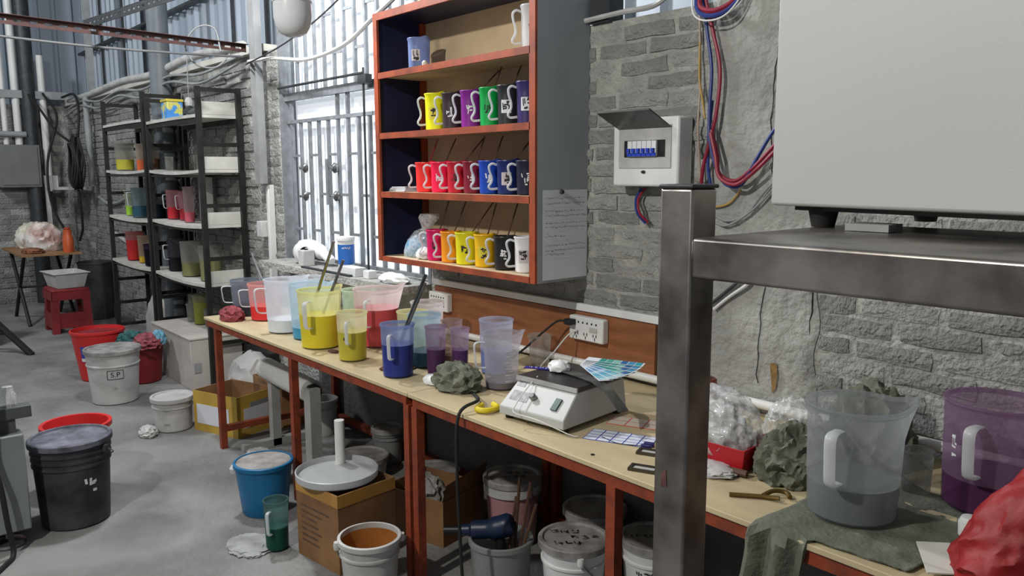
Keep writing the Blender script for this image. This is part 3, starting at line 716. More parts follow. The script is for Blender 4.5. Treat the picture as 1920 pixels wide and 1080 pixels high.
tag(MB().tube(cpath([(-2.12, -.69, BZ+.012), (-2.09, -.735, BZ+.012), (-2.055, -.72, BZ+.012), (-2.06, -.67, BZ+.012), (-2.10, -.655, BZ+.012)], 6), .010, 8).build('tape_ring', solid('yellow_tape', (.75, .6, .02), .5)), 'bright yellow loop of tape beside the scale', 'tape')
tag(MB().tube(cpath([(-2.30, -.60, BZ+.006), (-2.22, -.64, BZ+.012), (-2.12, -.71, BZ+.03), (-2.105, -.80, BZ+.004), (-2.10, -.815, .60), (-2.11, -.80, .35), (-2.09, -.80, .12), (-2.05, -.79, .01)], 7), .006, 8).build('black_cable', M['rubber']), 'black cable hanging over the bench edge beside the scale', 'cable')

# items on the window sill
sz = .985
t = thing('white_blower', 'white plastic blower with dark round mouth on the window sill', 'blower', (-4.76, -.06, sz))
mb = MB().lathe([(0, -.09), (.05, -.085), (.068, -.05), (.070, .02), (.060, .08), (.045, .085), (.043, .06), (0, .06)], 24)
mb.v = [(c*.83+a*.1, -c*.55+a*.2, b+.07) if False else (c*.90-a*.3, -c*.30-a*.9, b+.07) for a, b, c in mb.v]; mb.build('fan_housing', M['white'], t)
mb = MB().lathe([(0, 0), (.042, 0), (.042, .004), (0, .004)], 20); mb.v = [((c+.062)*.90-a*.3, -(c+.062)*.30-a*.9, b+.07) for a, b, c in mb.v]; mb.build('mouth', M['black'], t)
MB().tube(cpath([(-.05, .02, .10), (.08, .03, .105), (.20, .04, .07), (.30, .04, .035)], 5), [.05]*5+[.045]*5+[.03]*5+[.02], 12).build('nozzle', M['white'], t)
box('bracket', M['dirtywhite'], .10, .17, -.09, -.01, 0, .10, t, bev=.005); MB().lathe([(0, 0), (.012, 0), (.012, .006), (0, .006)], 10, (.135, -.05, .10)).build('screw', M['black'], t)
t = thing('supplement_tub', 'white tub with blue printed label on the window sill', 'tub', (-4.16, -.085, sz))
MB().lathe([(0, 0), (.044, 0), (.046, .01), (.048, .185), (.052, .187), (.053, .205), (.05, .21), (0, .21)], 28).build('body', M['white'], t)
MB().lathe([(.0468, .05), (.0488, .165)], 28).build('label', solid('blue_label', (.03, .16, .55), .4, .3), t)
mb = MB()
for k in range(6):
    strokes(mb, cylfn(.0468, .0488, .21, ca(-4.16, -.08)-.45+.18*k, .145, .001), .010, .016, 70+k, 4, .2)
mb.build('lettering', M['whiteink'], t, smooth=False)
tag(box('white_carton', M['white'], -4.09, -3.93, -.16, -.09, sz, sz+.05, bev=.003), 'low white carton beside the printed tub on the sill', 'box')
tag(box('charger_block', M['white'], -3.86, -3.80, -.15, -.10, sz, sz+.045, bev=.004), 'small white charger block on the sill by the dark rod', 'charger')
tag(blob_mb(.10, .05, .03, 30, 3, .35).build('white_cloth', M['white'], loc=(-3.60, -.11, sz)), 'white cloth bundle on the sill under the cabinet', 'cloth')
tag(MB().box(-4.55, -3.95, -.185, -.165, sz, sz+.012).build('file_tool', M['darkbar'], smooth=False), 'dark flat metal bar lying on the sill edge', 'bar')

# ================================================================== scale, swatches, printed cards
sc = thing('stirrer_scale', 'white benchtop scale with black top plate and green switch', 'scale', (-1.995, -.715, BZ), .12)
W, Dp = .275, .34
poly = [(0, .016), (0, .045), (.085, .118), (Dp, .118), (Dp, .016)]
mb = MB()
n = len(poly); ins = [0, 0, .012, .012, 0]
mb.add([(ins[i], p[0], p[1]) for i, p in enumerate(poly)]+[(W-ins[i], p[0], p[1]) for i, p in enumerate(poly)],
       [tuple(range(n)), tuple(reversed(range(n, 2*n)))]+[(i, n+i, n+(i+1) % n, (i+1) % n) for i in range(n)])
mb.build('housing', pm('scale_enamel', (.47, .48, .46), .4, var=.08, scale=5), sc, bev=.004)
box('top_plate', pm('top_plate_dark', (.035, .03, .03), .4, var=.3), .008, W-.008, .08, Dp-.004, .119, .134, sc, bev=.003)
box('plate_trim', M['dirtywhite'], .008, W-.008, .076, .082, .118, .132, sc)
for x in (.02, W-.02):
    for y in (.03, Dp-.03): MB().lathe([(0, 0), (.014, 0), (.016, .016), (0, .016)], 12, (x, y, 0)).build('foot', M['rubber'], sc)
def onp(u, v, off=.001):   # point on the sloped front panel
    k = v; y = .085*k; z = .045+.073*k; return (u, y-off*.65, z+off*.76)
def panel(name, mat, u0, u1, v0, v1, off=.0012, d=.006):
    MB().add([onp(u0, v0, 0), onp(u1, v0, 0), onp(u1, v1, 0), onp(u0, v1, 0), onp(u0, v0, d), onp(u1, v0, d), onp(u1, v1, d), onp(u0, v1, d)], [(0, 1, 2, 3), (4, 5, 6, 7), (0, 1, 5, 4), (1, 2, 6, 5), (2, 3, 7, 6), (3, 0, 4, 7)]).build(name, mat, sc, smooth=False)
panel('switch', solid('dark_green_switch', (.004, .05, .035), .3), .205, .228, .25, .65, d=.006)
panel('scratched_label', pm('scratched_metal', (.30, .30, .31), .4, var=.6, scale=60), .022, .098, .28, .62, d=.001)
panel('brand_plate', pm('scratched_metal', (.30, .30, .31), .4, var=.6, scale=60), .018, .055, .78, .95, d=.001)
mb = MB().lathe([(0, 0), (.013, 0), (.013, .012), (.009, .018), (0, .018)], 16); mb.v = [(.118+a, .045*.9-c*.65+b*.76*.75, .045+.073*.5+c*.76+b*.65) for a, b, c in mb.v]; mb.build('knob', M['steel'], sc)
tag(MB().tube(cpath([(-1.93, -.60, .886), (-1.915, -.66, .86), (-1.905, -.72, .815), (-1.88, -.745, .80), (-1.80, -.72, .79), (-1.70, -.675, .757), (-1.68, -.66, .754)], 6), .0018, 6).build('thin_lead', M['pvc']), 'thin white cord trailing down the front of the scale', 'cord')
# colour fan deck lying on the scale
fan = thing('colour_fan', 'fanned colour swatch book with blue and green chips on the scale', 'swatch book', (-1.90, -.40, BZ+.137), -.05)
chips = [(.02, .12, .30), (.05, .25, .42), (.02, .30, .34), (.02, .28, .24), (.05, .36, .28), (.20, .48, .42)]
for k in range(7):
    a = -.42+.16*k; leaf = bpy.data.objects.new('leaf', None)
    mb = MB(); z = .012+.0035*k
    mb.box(0, .20, -.024, .024, z, z+.0012); l = mb.build('leaf', M['paper'], fan, smooth=False); l.rotation_euler = (0, .03, a)
    for c in range(6):
        col = chips[(c+k//2) % 6] if k > 2 else [(.25, .42, .62), (.12, .30, .55), (.35, .55, .70), (.1, .4, .55), (.2, .5, .6), (.4, .6, .65)][c]
        MB().box(.048+c*.0248, .048+c*.0248+.0215, -.0215, .0215, z+.0013, z+.0019).build('colour_chip', solid('chip_%.2f_%.2f_%.2f' % col, col, .5), l, smooth=False)
fan2 = thing('dark_swatch_strip', 'dark grey swatch strip hanging off the scale edge', 'swatch strip', (-1.90, -.50, BZ+.142), -.10)
mb = MB(); P = [(0, 0), (.08, .001), (.16, -.002), (.22, -.02), (.29, -.07)]
for (a, za), (b, zb) in zip(P, P[1:]): mb.add([(a, -.02, za), (b, -.02, zb), (b, .02, zb), (a, .02, za), (a, -.02, za+.003), (b, -.02, zb+.003), (b, .02, zb+.003), (a, .02, za+.003)], [(0, 1, 2, 3), (4, 5, 6, 7), (0, 1, 5, 4), (1, 2, 6, 5), (2, 3, 7, 6), (3, 0, 4, 7)])
mb.build('strip', pm('dark_strip', (.10, .10, .095), .35, var=.6, scale=25), fan2)
tag(blob_mb(.035, .03, .022, 41, 3, .35).build('tissue', M['white'], loc=(-1.93, -.50, BZ+.137)), 'crumpled white paper on top of the scale', 'paper')
t = thing('navy_card', 'navy card with white lettering lying on the scale', 'card', (-2.0, -.52, BZ+.136), .55)
box('card', solid('navy_card', (.03, .02, .22), .4), -.06, .06, -.016, .016, 0, .002, t)
mb = MB()
for k in range(5): strokes(mb, lambda u, v, k=k: (-.04+.02*k+u, v, .0027), .014, .018, 90+k, 5, .18)
mb.build('lettering', M['whiteink'], t, smooth=False)
def card(name, label, mat, loc, rz, w_, h_):
    o = MB().box(0, w_, 0, h_, 0, .0015).build(name, mat, loc=loc, rz=rz, smooth=False); return tag(o, label, 'card')
card('label_sheet', 'white sheet printed with a blue grid on the bench', grid_print('blue_grid', (.62, .66, .74), (.02, .03, .30), .042, .026), (-1.665, -.655, BZ), .42, .21, .105)
card('label_sheet', 'white sheet printed with red frames beside the blue grid sheet', grid_print('red_grid', (.62, .56, .47), (.55, .04, .03), .060, .045), (-1.72, -.49, BZ), .42, .21, .09)
t = thing('terminal_clip', 'small navy clips with thin leads on the bench board', 'clip', (-1.475, -.575, BZ), .3)
for y in (0, .022): box('clip', solid('navy_clip', (.02, .015, .12), .4), -.02, .012, y-.006, y+.006, 0, .012, t, bev=.002)
MB().tube(cpath([(-.02, .0, .006), (-.09, -.01, .003), (-.16, .02, .003)], 5), .0012, 5).build('lead', M['rubber'], t)
for lab, (x, y) in (('dark metal frame lying flat at the bench edge', (-1.37, -.715)), ('dark metal frame lying near the navy clips', (-1.44, -.60))):
    t = thing('metal_frame', lab, 'frame', (x, y, BZ), .42); st = pm('dull_brass', (.10, .085, .06), .45, metal=.7, var=.4)
    for a in ((-.04, .04, -.022, -.014), (-.04, .04, .014, .022), (-.04, -.032, -.014, .014), (.032, .04, -.014, .014)): box('side', st, a[0], a[1], a[2], a[3], 0, .008, t)
    box('plate', M['dirtywhite'], -.032, .032, -.014, .014, 0, .004, t)
tag(MB().lathe([(0, 0), (.006, 0), (.006, .002), (0, .002)], 12).build('black_washer', M['black'], loc=(-1.545, -.735, BZ)), 'tiny black washer near the front edge of the bench', 'washer')

# red bin with plastic bags, white rag, cloths, key
rb = thing('red_tray', 'red plastic tray filled with plastic bags near the steel post', 'tray', (-1.30, -.475, BZ), .08)
mb = MB()
def trayring(k): 
    return [(-.13*k, -.085*k), (.13*k, -.085*k), (.13*k, .085*k), (-.13*k, .085*k)]
vs = [(x, y, .002) for x, y in trayring(.93)]+[(x, y, .07) for x, y in trayring(1)]+[(x, y, .07) for x, y in trayring(.965)]+[(x, y, .006) for x, y in trayring(.90)]
fc = [(3, 2, 1, 0), (12, 13, 14, 15)]
for q in range(3):
    for i in range(4): fc.append((q*4+i, q*4+(i+1) % 4, q*4+4+(i+1) % 4, q*4+4+i))
mb.add(vs, fc).build('tray_body', pm('tray_red', (.42, .01, .018), .4, var=.2), rb, bev=.004)
t = thing('plastic_bag', 'silvery clear plastic bag heaped in the red tray', 'bag', (-1.31, -.47, BZ+.03))
blob_mb(.115, .08, .10, 51, 5, .30, 2.4).build('film', M['film'], t, sharp=100)
blob_mb(.08, .055, .07, 52, 4, .4, 3).build('filling', M['dirtywhite'], t)
tag(blob_mb(.070, .070, .085, 55, 5, .32, 2.6).build('plastic_bag', M['film'], sharp=100, loc=(-1.205, -.235, BZ)), 'clear crumpled plastic bag between red tray and green cloth', 'bag')
tag(blob_mb(.06, .045, .014, 57, 4, .4).build('white_rag', M['dirtywhite'], loc=(-1.245, -.585, BZ)), 'flat white rag in front of the red tray', 'rag')
tag(MB().tube([(-1.33, -.585, BZ+.012), (-1.15, -.555, BZ+.012)], .010, 8).build('wooden_stick', M['wood']), 'short brown stick lying in front of the red tray', 'stick')
tag(blob_mb(.075, .095, .075, 61, 5, .48, 2.0).build('green_cloth', M['greencloth'], loc=(-1.075, -.435, BZ)), 'large heap of crumpled green cloth beside the clear jug', 'cloth')
tag(blob_mb(.085, .075, .12, 63, 5, .5, 2.0).build('green_cloth', M['greencloth'], loc=(-1.0, -.18, BZ)), 'tall heap of green cloth against the wall pipe', 'cloth')
# flat cloth that hangs over the bench edge
mb = MB(); n, mm = 40, 34; vs = []; fc = []
for j in range(mm+1):
    for i in range(n+1):
        u = i/n; v = j/mm
        x = -1.0+.34*u+.03*math.sin(v*4); s_ = .52-v*.82+.04*math.sin(u*7)      # s_: distance from the bench edge, negative hangs
        if u > .42: s_ = max(s_, .018+.03*(u-.42))
        wv = .010*noise.noise(Vector((x*16, s_*16, 2)))
        if s_ > 0: p = (x, -.785+s_, BZ+.004+abs(wv)*.8)
        else: p = (x+.25*wv, -.793-.014*math.sin(u*30)-abs(wv), BZ+.004+s_)
        vs.append(p)
for j in range(mm):
    for i in range(n):
        a = j*(n+1)+i; fc.append((a, a+1, a+n+2, a+n+1))
o = mb.add(vs, fc).build('green_cloth_sheet', M['greencloth'])
so = o.modifiers.new('thickness', 'SOLIDIFY'); so.thickness = .003; so.offset = 1
tag(o, 'flat green cloth under the large clear jug hanging over the edge', 'cloth')
t = thing('brass_key', 'brass clip tool lying beside the green cloth', 'tool', (-1.06, -.66, BZ), .55)
br = pm('old_brass', (.22, .14, .04), .45, metal=.7, var=.4)
MB().tube([(-.06, 0, .006), (.02, .01, .006), (.06, .0, .01)], .006, 8).build('shaft', br, t)
MB().tube(cpath([(.02, .01, .008), (.045, .035, .014), (.075, .04, .012), (.085, .02, .008)], 5), .006, 8).build('hook', br, t)
rb2 = thing('red_bag', 'bright red plastic bag bulging at the near bench end', 'bag', (-.455, -.615, BZ))
mb = blob_mb(.15, .11, .135, 71, 5, .30, 1.25)
c_, s_ = math.cos(.86), math.sin(.86)
mb.v = [(x*c_-y*s_*.8, x*s_*.75+y*c_, max(.002, z*(1.05+2.6*x))) for x, y, z in mb.v]
mb.build('bag_body', pm('red_bag', (.33, .010, .012), .55, var=.35, scale=5, bump=.3, bscale=18), rb2)
t = thing('paper_pad', 'white paper sheet with cut corner lying under the red bag', 'paper', (-.625, -.675, BZ+.0165), .75)
MB().add([(-.04, -.07, 0), (.16, -.07, 0), (.16, .07, 0), (-.01, .07, 0), (-.04, -.07, .003), (.16, -.07, .003), (.16, .07, .003), (-.01, .07, .003)], [(0, 1, 2, 3), (4, 5, 6, 7), (0, 1, 5, 4), (1, 2, 6, 5), (2, 3, 7, 6), (3, 0, 4, 7)]).build('sheet', pm('cream_paper', (.62, .61, .55), .7, var=.06), t, smooth=False)
tag(MB().lathe([(0, 0), (.022, 0), (.024, .04), (.018, .052), (0, .055)], 18).build('rubber_stopper', M['white'], loc=(-.625, -.49, BZ)), 'rounded white cap standing beside the red bag', 'cap')
tag(box('wooden_strip', M['board'], -.80, -.55, -.435, -.41, BZ, BZ+.008), 'thin pale wooden strip under the purple jug', 'strip')
t = thing('spray_can', 'dark red tin behind the steel post at the wall', 'tin', (-1.60, -.13, BZ))
MB().lathe([(0, 0), (.038, 0), (.04, .004), (.04, .11), (.036, .115), (0, .115)], 24).build('body', pm('tin_red', (.20, .03, .02), .4, var=.4), t)
MB().lathe([(0, .115), (.02, .115), (.02, .125), (0, .125)], 16).build('cap', M['steel'], t)

# ================================================================== breaker box, wires
bx = thing('breaker_box', 'white breaker box with open smoked cover on the brick wall', 'breaker box', (-2.075, -.005, 1.508))
W, H, D = .305, .245, .085
mb = MB(); mb.box(0, W, -D, -.004, 0, H).build('housing', M['white'], bx, bev=.008)
box('inner_plate', M['dirtywhite'], .032, W-.03, -D-.004, -D+.002, .065, H-.035, bx, bev=.002)
box('recess', M['black'], .06, W-.055, -D-.005, -D-.002, .105, .165, bx)
for i in range(6):
    a = .083+i*.0225
    b = box('breaker', M['white'], a, a+.0205, -D-.014, -D-.004, .107, .163, bx, bev=.001)
    box('toggle_base', solid('breaker_blue', (.02, .06, .50), .35), a, a+.0205, -D-.0165, -D-.0142, .108, .120, b)
    box('toggle', solid('breaker_blue', (.02, .06, .50), .35), a+.004, a+.016, -D-.024, -D-.0142, .121, .136, b)
mb = MB().lathe([(0, 0), (.010, 0), (.009, .003), (0, .003)], 14); mb.v = [(.15+a, -D-.001-c, .052+b*.6) for a, b, c in mb.v]; mb.build('latch_hole', M['ink'], bx)
mb = MB()
P = lambda x, d, z: (x, -D-d, z)
a0, a1 = .032, W-.03; zt = H-.04
mb.add([P(a0, .002, zt), P(a1, .002, zt), P(a1-.0, .125, zt+.055), P(a0-.0, .125, zt+.055), P(a0, .002, zt+.004), P(a1, .002, zt+.004), P(a1, .124, zt+.061), P(a0, .124, zt+.061)], [(0, 1, 2, 3), (4, 5, 6, 7), (0, 1, 5, 4), (1, 2, 6, 5), (2, 3, 7, 6), (3, 0, 4, 7)])
mb.build('smoked_cover', pm('smoked_cover', (.075, .075, .07), .25, var=.25, scale=12), bx)
def wire(name, pts, r, mat, label, cat='wire', group=None, n=6): return tag(MB().tube(cpath(pts, n), r, 7).build(name, mat), label, cat, group)
WR = solid('wire_red', (.26, .012, .035), .45); WB = solid('wire_blue', (.018, .04, .20), .45); WY = solid('wire_yellow', (.42, .26, .06), .5); WC = solid('wire_tan', (.40, .32, .24), .5)
wire('red_wire', [(-1.72, -.03, 2.14), (-1.68, -.035, 2.02), (-1.645, -.04, 1.90), (-1.650, -.045, 1.76), (-1.675, -.045, 1.66), (-1.70, -.04, 1.58), (-1.715, -.03, 1.515)], .0065, WR, 'thick red wire dropping straight past the breaker box')
wire('red_wire', [(-1.665, -.05, 1.70), (-1.635, -.055, 1.62), (-1.62, -.06, 1.555), (-1.56, -.06, 1.53), (-1.50, -.06, 1.565), (-1.43, -.06, 1.63), (-1.36, -.06, 1.70)], .0065, WR, 'thick red wire looping right towards the machine')
wire('red_wire', [(-1.66, -.06, 1.69), (-1.63, -.07, 1.61), (-1.61, -.075, 1.545), (-1.55, -.075, 1.518), (-1.49, -.075, 1.55), (-1.42, -.075, 1.61), (-1.35, -.075, 1.68)], .0065, WR, 'outer red wire lying under the looping red wire')
wire('blue_wire', [(-1.73, -.03, 2.14), (-1.70, -.04, 2.02), (-1.675, -.045, 1.90), (-1.675, -.05, 1.76), (-1.665, -.055, 1.66), (-1.63, -.055, 1.56), (-1.585, -.06, 1.515), (-1.53, -.06, 1.52), (-1.48, -.06, 1.60), (-1.42, -.06, 1.69), (-1.36, -.06, 1.74)], .006, WB, 'long blue wire looping right towards the machine')
wire('blue_wire', [(-1.68, -.03, 1.80), (-1.685, -.035, 1.68), (-1.685, -.035, 1.58), (-1.675, -.03, 1.515)], .006, WB, 'short blue wire ending beside the breaker box')
wire('tan_wire', [(-1.755, -.015, 2.14), (-1.745, -.02, 2.0), (-1.735, -.025, 1.85), (-1.735, -.03, 1.72), (-1.725, -.03, 1.60), (-1.71, -.03, 1.46)], .004, WC, 'thin tan wire running straight down the brickwork')
wire('yellow_wire', [(-1.745, -.02, 2.0), (-1.735, -.03, 1.88), (-1.715, -.035, 1.80), (-1.70, -.04, 1.74)], .004, WY, 'thin yellow wire crossing the tan wire')
wire('yellow_wire', [(-1.70, -.02, 1.45), (-1.66, -.025, 1.44), (-1.60, -.025, 1.455), (-1.56, -.02, 1.50)], .004, WY, 'yellow wire end curling below the breaker box')
wire('grey_wire', [(-1.66, -.02, 1.41), (-1.60, -.03, 1.395), (-1.53, -.03, 1.42), (-1.46, -.03, 1.50), (-1.38, -.03, 1.58)], .004, M['greypipe'], 'thin grey wire fanning up behind the machine')
wire('grey_wire', [(-1.67, -.02, 1.39), (-1.60, -.03, 1.38), (-1.50, -.03, 1.44), (-1.40, -.03, 1.54)], .004, M['greypipe'], 'second grey wire fanning up behind the machine')
wire('blue_wire', [(-1.99, -.02, 1.50), (-2.0, -.04, 1.46), (-1.985, -.05, 1.41), (-1.96, -.03, 1.37)], .006, WB, 'blue wire leaving the bottom of the breaker box')
wire('red_wire', [(-1.975, -.02, 1.50), (-1.985, -.045, 1.46), (-1.97, -.055, 1.41), (-1.945, -.035, 1.375)], .005, WR, 'red wire leaving the bottom of the breaker box')
wire('wire_bundle', [(-1.74, -.03, 2.18), (-1.72, -.06, 2.11), (-1.66, -.07, 2.085), (-1.60, -.06, 2.10), (-1.54, -.03, 2.16)], .010, WR, 'red wire coil bulging at the top of the wall')
wire('wire_bundle', [(-1.75, -.04, 2.17), (-1.72, -.07, 2.095), (-1.66, -.08, 2.068), (-1.60, -.07, 2.08), (-1.55, -.04, 2.14)], .008, WB, 'blue wire coil under the red coil at the wall top')
wire('wire_bundle', [(-1.76, -.05, 2.19), (-1.73, -.08, 2.085), (-1.66, -.09, 2.052), (-1.59, -.08, 2.07), (-1.53, -.05, 2.16)], .003, M['pvc'], 'white tie looped under the wire coils at the wall top')
wire('thin_cable', [(-1.66, -.03, 1.10), (-1.60, -.03, 1.15), (-1.52, -.03, 1.22), (-1.46, -.03, 1.30)], .006, M['darkbar'], 'dark cable slanting up behind the steel post')
wire('thin_cable', [(-1.645, -.03, 1.085), (-1.585, -.03, 1.135), (-1.50, -.03, 1.20), (-1.44, -.03, 1.28)], .006, M['pvc'], 'pale cable slanting up behind the steel post')
wire('grey_cable', [(-2.29, -.03, 2.145), (-2.1, -.03, 2.15), (-1.95, -.03, 2.15), (-1.86, -.04, 2.18), (-1.8, -.04, 2.2)], .010, M['dirtywhite'], 'pale cable lying along the top of the low brick wall', 'cable')
tag(MB().box(-2.27, -2.17, -.02, .06, 2.13, 2.24).build('dark_bracket', M['darkbar'], smooth=False), 'dark bracket block on top of the wall beside the cabinet', 'bracket')
wire('sling_wire', [(-5.35, -.12, 2.30), (-4.9, -.15, 2.27), (-4.4, -.17, 2.21), (-3.9, -.2, 2.23), (-3.5, -.25, 2.31), (-3.2, -.2, 2.45)], .012, M['pvc'], 'white flexible hose sagging across the window', 'hose')
wire('sling_wire', [(-5.35, -.14, 2.28), (-4.7, -.2, 2.31), (-4.1, -.25, 2.38), (-3.5, -.3, 2.50), (-3.1, -.3, 2.6)], .005, M['darkbar'], 'thin dark wire strung across the window', 'wire')

# hanging unlit bulb
t = thing('hanging_bulb', 'large unlit white bulb hanging in front of the window', 'bulb', (-2.905, -.96, 2.065))
MB().lathe([(0, 0), (.025, .003), (.05, .016), (.064, .04), (.070, .07), (.070, .125)], 32).build('diffuser', pm('bulb_diffuser', (.62, .64, .65), .22, var=.04), t)
MB().lathe([(.070, .125), (.073, .126), (.073, .132), (.068, .135), (.06, .17), (.04, .20), (.018, .21), (.018, .24), (0, .24)], 32).build('bulb_base', M['white'], t)
MB().tube([(0, 0, .24), (0, 0, 2.2)], .005, 8).build('cord', M['rubber'], t)

# slotted angle beams overhead
def slotted(name, label, a, b, mat, sl, wd=.05, n=14):
    a, b = Vector(a), Vector(b); L = (b-a).length; ang = math.atan2(b.y-a.y, b.x-a.x)
    t = thing(name, label, 'beam', a, ang)
    mb = MB()
    for k in range(n):       # web with real slots
        x0 = L*k/n; mb.box(x0, x0+L/n*.45, -.002, .002, 0, wd); mb.box(x0+L/n*.45, x0+L/n, -.002, .002, 0, wd*.36); mb.box(x0+L/n*.45, x0+L/n, -.002, .002, wd*.60, wd)
    mb.build('slotted_web', mat, t, smooth=False)
    box('flange', mat, 0, L, -.002, wd*.8, wd-.003, wd, t)
    return t
slotted('slotted_beam', 'rust red slotted steel angle reaching out from the pier', (-5.43, -.10, 2.37), (-5.16, -2.1, 2.37), pm('dusty_rust_steel', (.055, .022, .018), .8, var=.4, scale=12), None, n=26)
slotted('slotted_beam', 'dark slotted steel angle meeting the red beam overhead', (-5.40, -1.10, 2.41), (-3.6, -.87, 2.43), M['darkbar'], None, n=30)
wire('grey_hose', [(-5.36, -.3, 2.35), (-5.40, -.32, 2.50), (-5.44, -.42, 2.50), (-5.44, -.50, 2.38), (-5.40, -.45, 2.26), (-5.37, -.33, 2.25), (-5.36, -.24, 2.34)], .006, pm('dull_hose', (.15, .155, .155), .5, var=.2), 'pale coil of hose hung on the red beam', 'hose')
wire('grey_hose', [(-5.37, -.15, 2.33), (-5.33, -.6, 2.31), (-5.30, -1.1, 2.30), (-5.25, -1.7, 2.31), (-5.2, -2.2, 2.33)], .008, pm('dull_hose_dark', (.08, .083, .083), .6, var=.2), 'grey hose slung under the red slotted beam', 'hose')

# ================================================================== stainless stand with machine
st = thing('steel_stand', 'brushed square tube steel stand with capped post and plate', 'stand', (-.72, -1.395, 0))
box('post', M['stainless'], -.06, 0, 0, .06, 0, 1.536, st, bev=.004)
box('post_cap', M['darkbar'], -.062, .002, -.002, .062, 1.536, 1.542, st, bev=.002)
box('front_beam', M['stainless'], 0, 1.5, 0, .06, 1.405, 1.465, st, bev=.005)
box('side_beam', M['stainless'], 1.5, 1.56, .0, .5, 1.405, 1.465, st, bev=.005)
box('post', M['stainless'], 1.5, 1.56, 0, .06, 0, 1.405, st, bev=.004)
box('post', M['stainless'], 1.5, 1.56, .44, .5, 0, 1.405, st, bev=.004)
box('plate', M['stainless'], .0, 1.5, .06, .47, 1.455, 1.4645, st)
# red paint smears on the post
for k, (z, y0, w_) in enumerate(((1.07, -.001, .012), (.845, -.001, .016))): 
    MB().add([(-.045, -.0008, z), (-.045+w_, -.0008, z+.003), (-.045+w_*.8, -.0008, z+.03), (-.044, -.0008, z+.024)], [(0, 1, 2, 3)]).build('paint_smear', pm('smear_red', (.15, .06, .06), .6, var=.5, scale=40), st, smooth=False)
mc = thing('lab_machine', 'large pale grey green enamelled machine case on black feet', 'machine', (-.793, -1.075, 1.465), -.185)
box('case', M['machine'], 0, .75, 0, .40, .036, .75, mc, bev=.006)
box('base_rim', M['black'], .03, .72, .03, .37, .028, .036, mc)
for x in (.075, .66):
    for y in (.05, .34): MB().lathe([(0, 0), (.019, 0), (.026, .034), (0, .034)], 18, (x, y, 0)).build('foot', M['rubber'], mc)
MB().box(.15, .22, .01, .06, .0005, .012, rot=.2).build('cable_clip', M['greypipe'], mc, smooth=False)

# ================================================================== black racks
def rack(label, x0, x1, top, shelves, rungs, end=False, yf=-.35, yb=-.03):
    t = thing('storage_rack', label, 'rack', (x0, yf, 0)); L = x1-x0; Dp = yb-yf; q = .034
    for a in (0, L-q):
        for b in (0, Dp-q): box('post', M['blacksteel'], a, a+q, b, b+q, 0, top, t)
        for z in rungs: box('rung', M['blacksteel'], a+.006, a+q-.006, q, Dp-q, z-.014, z+.014, t)
    for z in shelves:
        mb = MB(); n = 8; sag = .016 if z < 1.9 else -.004
        for i in range(n):
            za, zb = [z-sag*math.sin(PI*(i+k)/n) for k in (0, 1)]; xa, xb = q+(L-2*q)*i/n, q+(L-2*q)*(i+1)/n
            v = [(xa, .0, za-.022), (xb, .0, zb-.022), (xb, Dp, zb-.022), (xa, Dp, za-.022), (xa, .0, za), (xb, .0, zb), (xb, Dp, zb), (xa, Dp, za)]
            mb.add(v, [(3, 2, 1, 0), (4, 5, 6, 7), (0, 1, 5, 4), (2, 3, 7, 6)]+([(3, 0, 4, 7)] if i == 0 else [])+([(1, 2, 6, 5)] if i == n-1 else []))
        mb.build('shelf_board', M['rackboard'], t)
        box('shelf_rail', M['blacksteel'], q, L-q, q*.3, q, z-.055, z-.023-max(sag, 0), t)
        box('shelf_rail', M['blacksteel'], q, L-q, Dp-q, Dp-.01, z-.055, z-.023-max(sag, 0), t)
        if end: box('end_board', M['rackboard'], L-q-.012, L-q, q, Dp-q, z+.002, z+.09, t)
    return t
R1S = (2.0, 1.592, 1.178, .768); R2S = (1.97, 1.587, 1.192, .768)
rack('black steel rack with cream shelves at the hall end', -8.25, -7.00, 2.22, R1S, (2.19, 1.79, 1.38, .98, .56, .335, .12))
rack('black steel rack with cream shelves nearest the brick pier', -6.93, -5.73, 2.16, R2S, (2.14, 1.76, 1.33, .95, .54, .33), True)
rg = 'dye jugs and cups on the black racks'
def rj(name, label, x, z, r, h, tint, c=None, lv=.4, cat='jug', hang=False, clear=.3, y=-.21, taper=.9):
    return jug(name, label, (x, y, z), r, h, tint, c, lv, hang=(left(x, y)+.4 if hang else None), group=rg, clear=clear, cat=cat, taper=taper)
def sagz(z, x, x0, x1, ): return z-(.016*math.sin(PI*(x-x0-.034)/(x1-x0-.068)) if z < 1.9 else -.004)+.0015
def s1(i, x): return sagz(R1S[i], x, -8.25, -7.00)
def s2(i, x): return sagz(R2S[i], x, -6.93, -5.73)
x = -8.10; rj('measuring_jug', 'jug of lemon yellow dye on the second rack shelf', x, s1(1, x), .085, .25, (.62, .60, .52), (.66, .62, .02), .40)
x = -7.56; rj('plastic_cup', 'cup of bright orange dye on the second rack shelf', x, s1(1, x), .052, .24, (.70, .55, .42), (.80, .14, .01), .42, 'cup')
x = -7.24; rj('plastic_cup', 'cup of brown dye on the second rack shelf', x, s1(1, x), .05, .22, (.45, .33, .24), (.13, .06, .03), .45, 'cup')
x = -6.83; rj('plastic_cup', 'small clear cup near the rack post', x, s2(1, x), .032, .11, (.62, .6, .55), None, 0, 'cup', clear=.45)
x = -8.02; rj('plastic_cup', 'cup of lime green dye on the third rack shelf', x, s1(2, x), .047, .22, (.62, .70, .45), (.38, .68, .02), .42, 'cup')
x = -7.72; rj('measuring_jug', 'blue grey jug with teal dye on the third rack shelf', x, s1(2, x), .072, .27, (.28, .40, .46), (.02, .12, .18), .4, hang=True, clear=.2)
x = -7.22; rj('measuring_jug', 'dark teal jug beside the rack upright', x, s1(2, x), .072, .21, (.09, .13, .16), (.01, .03, .05), .6, clear=.1)
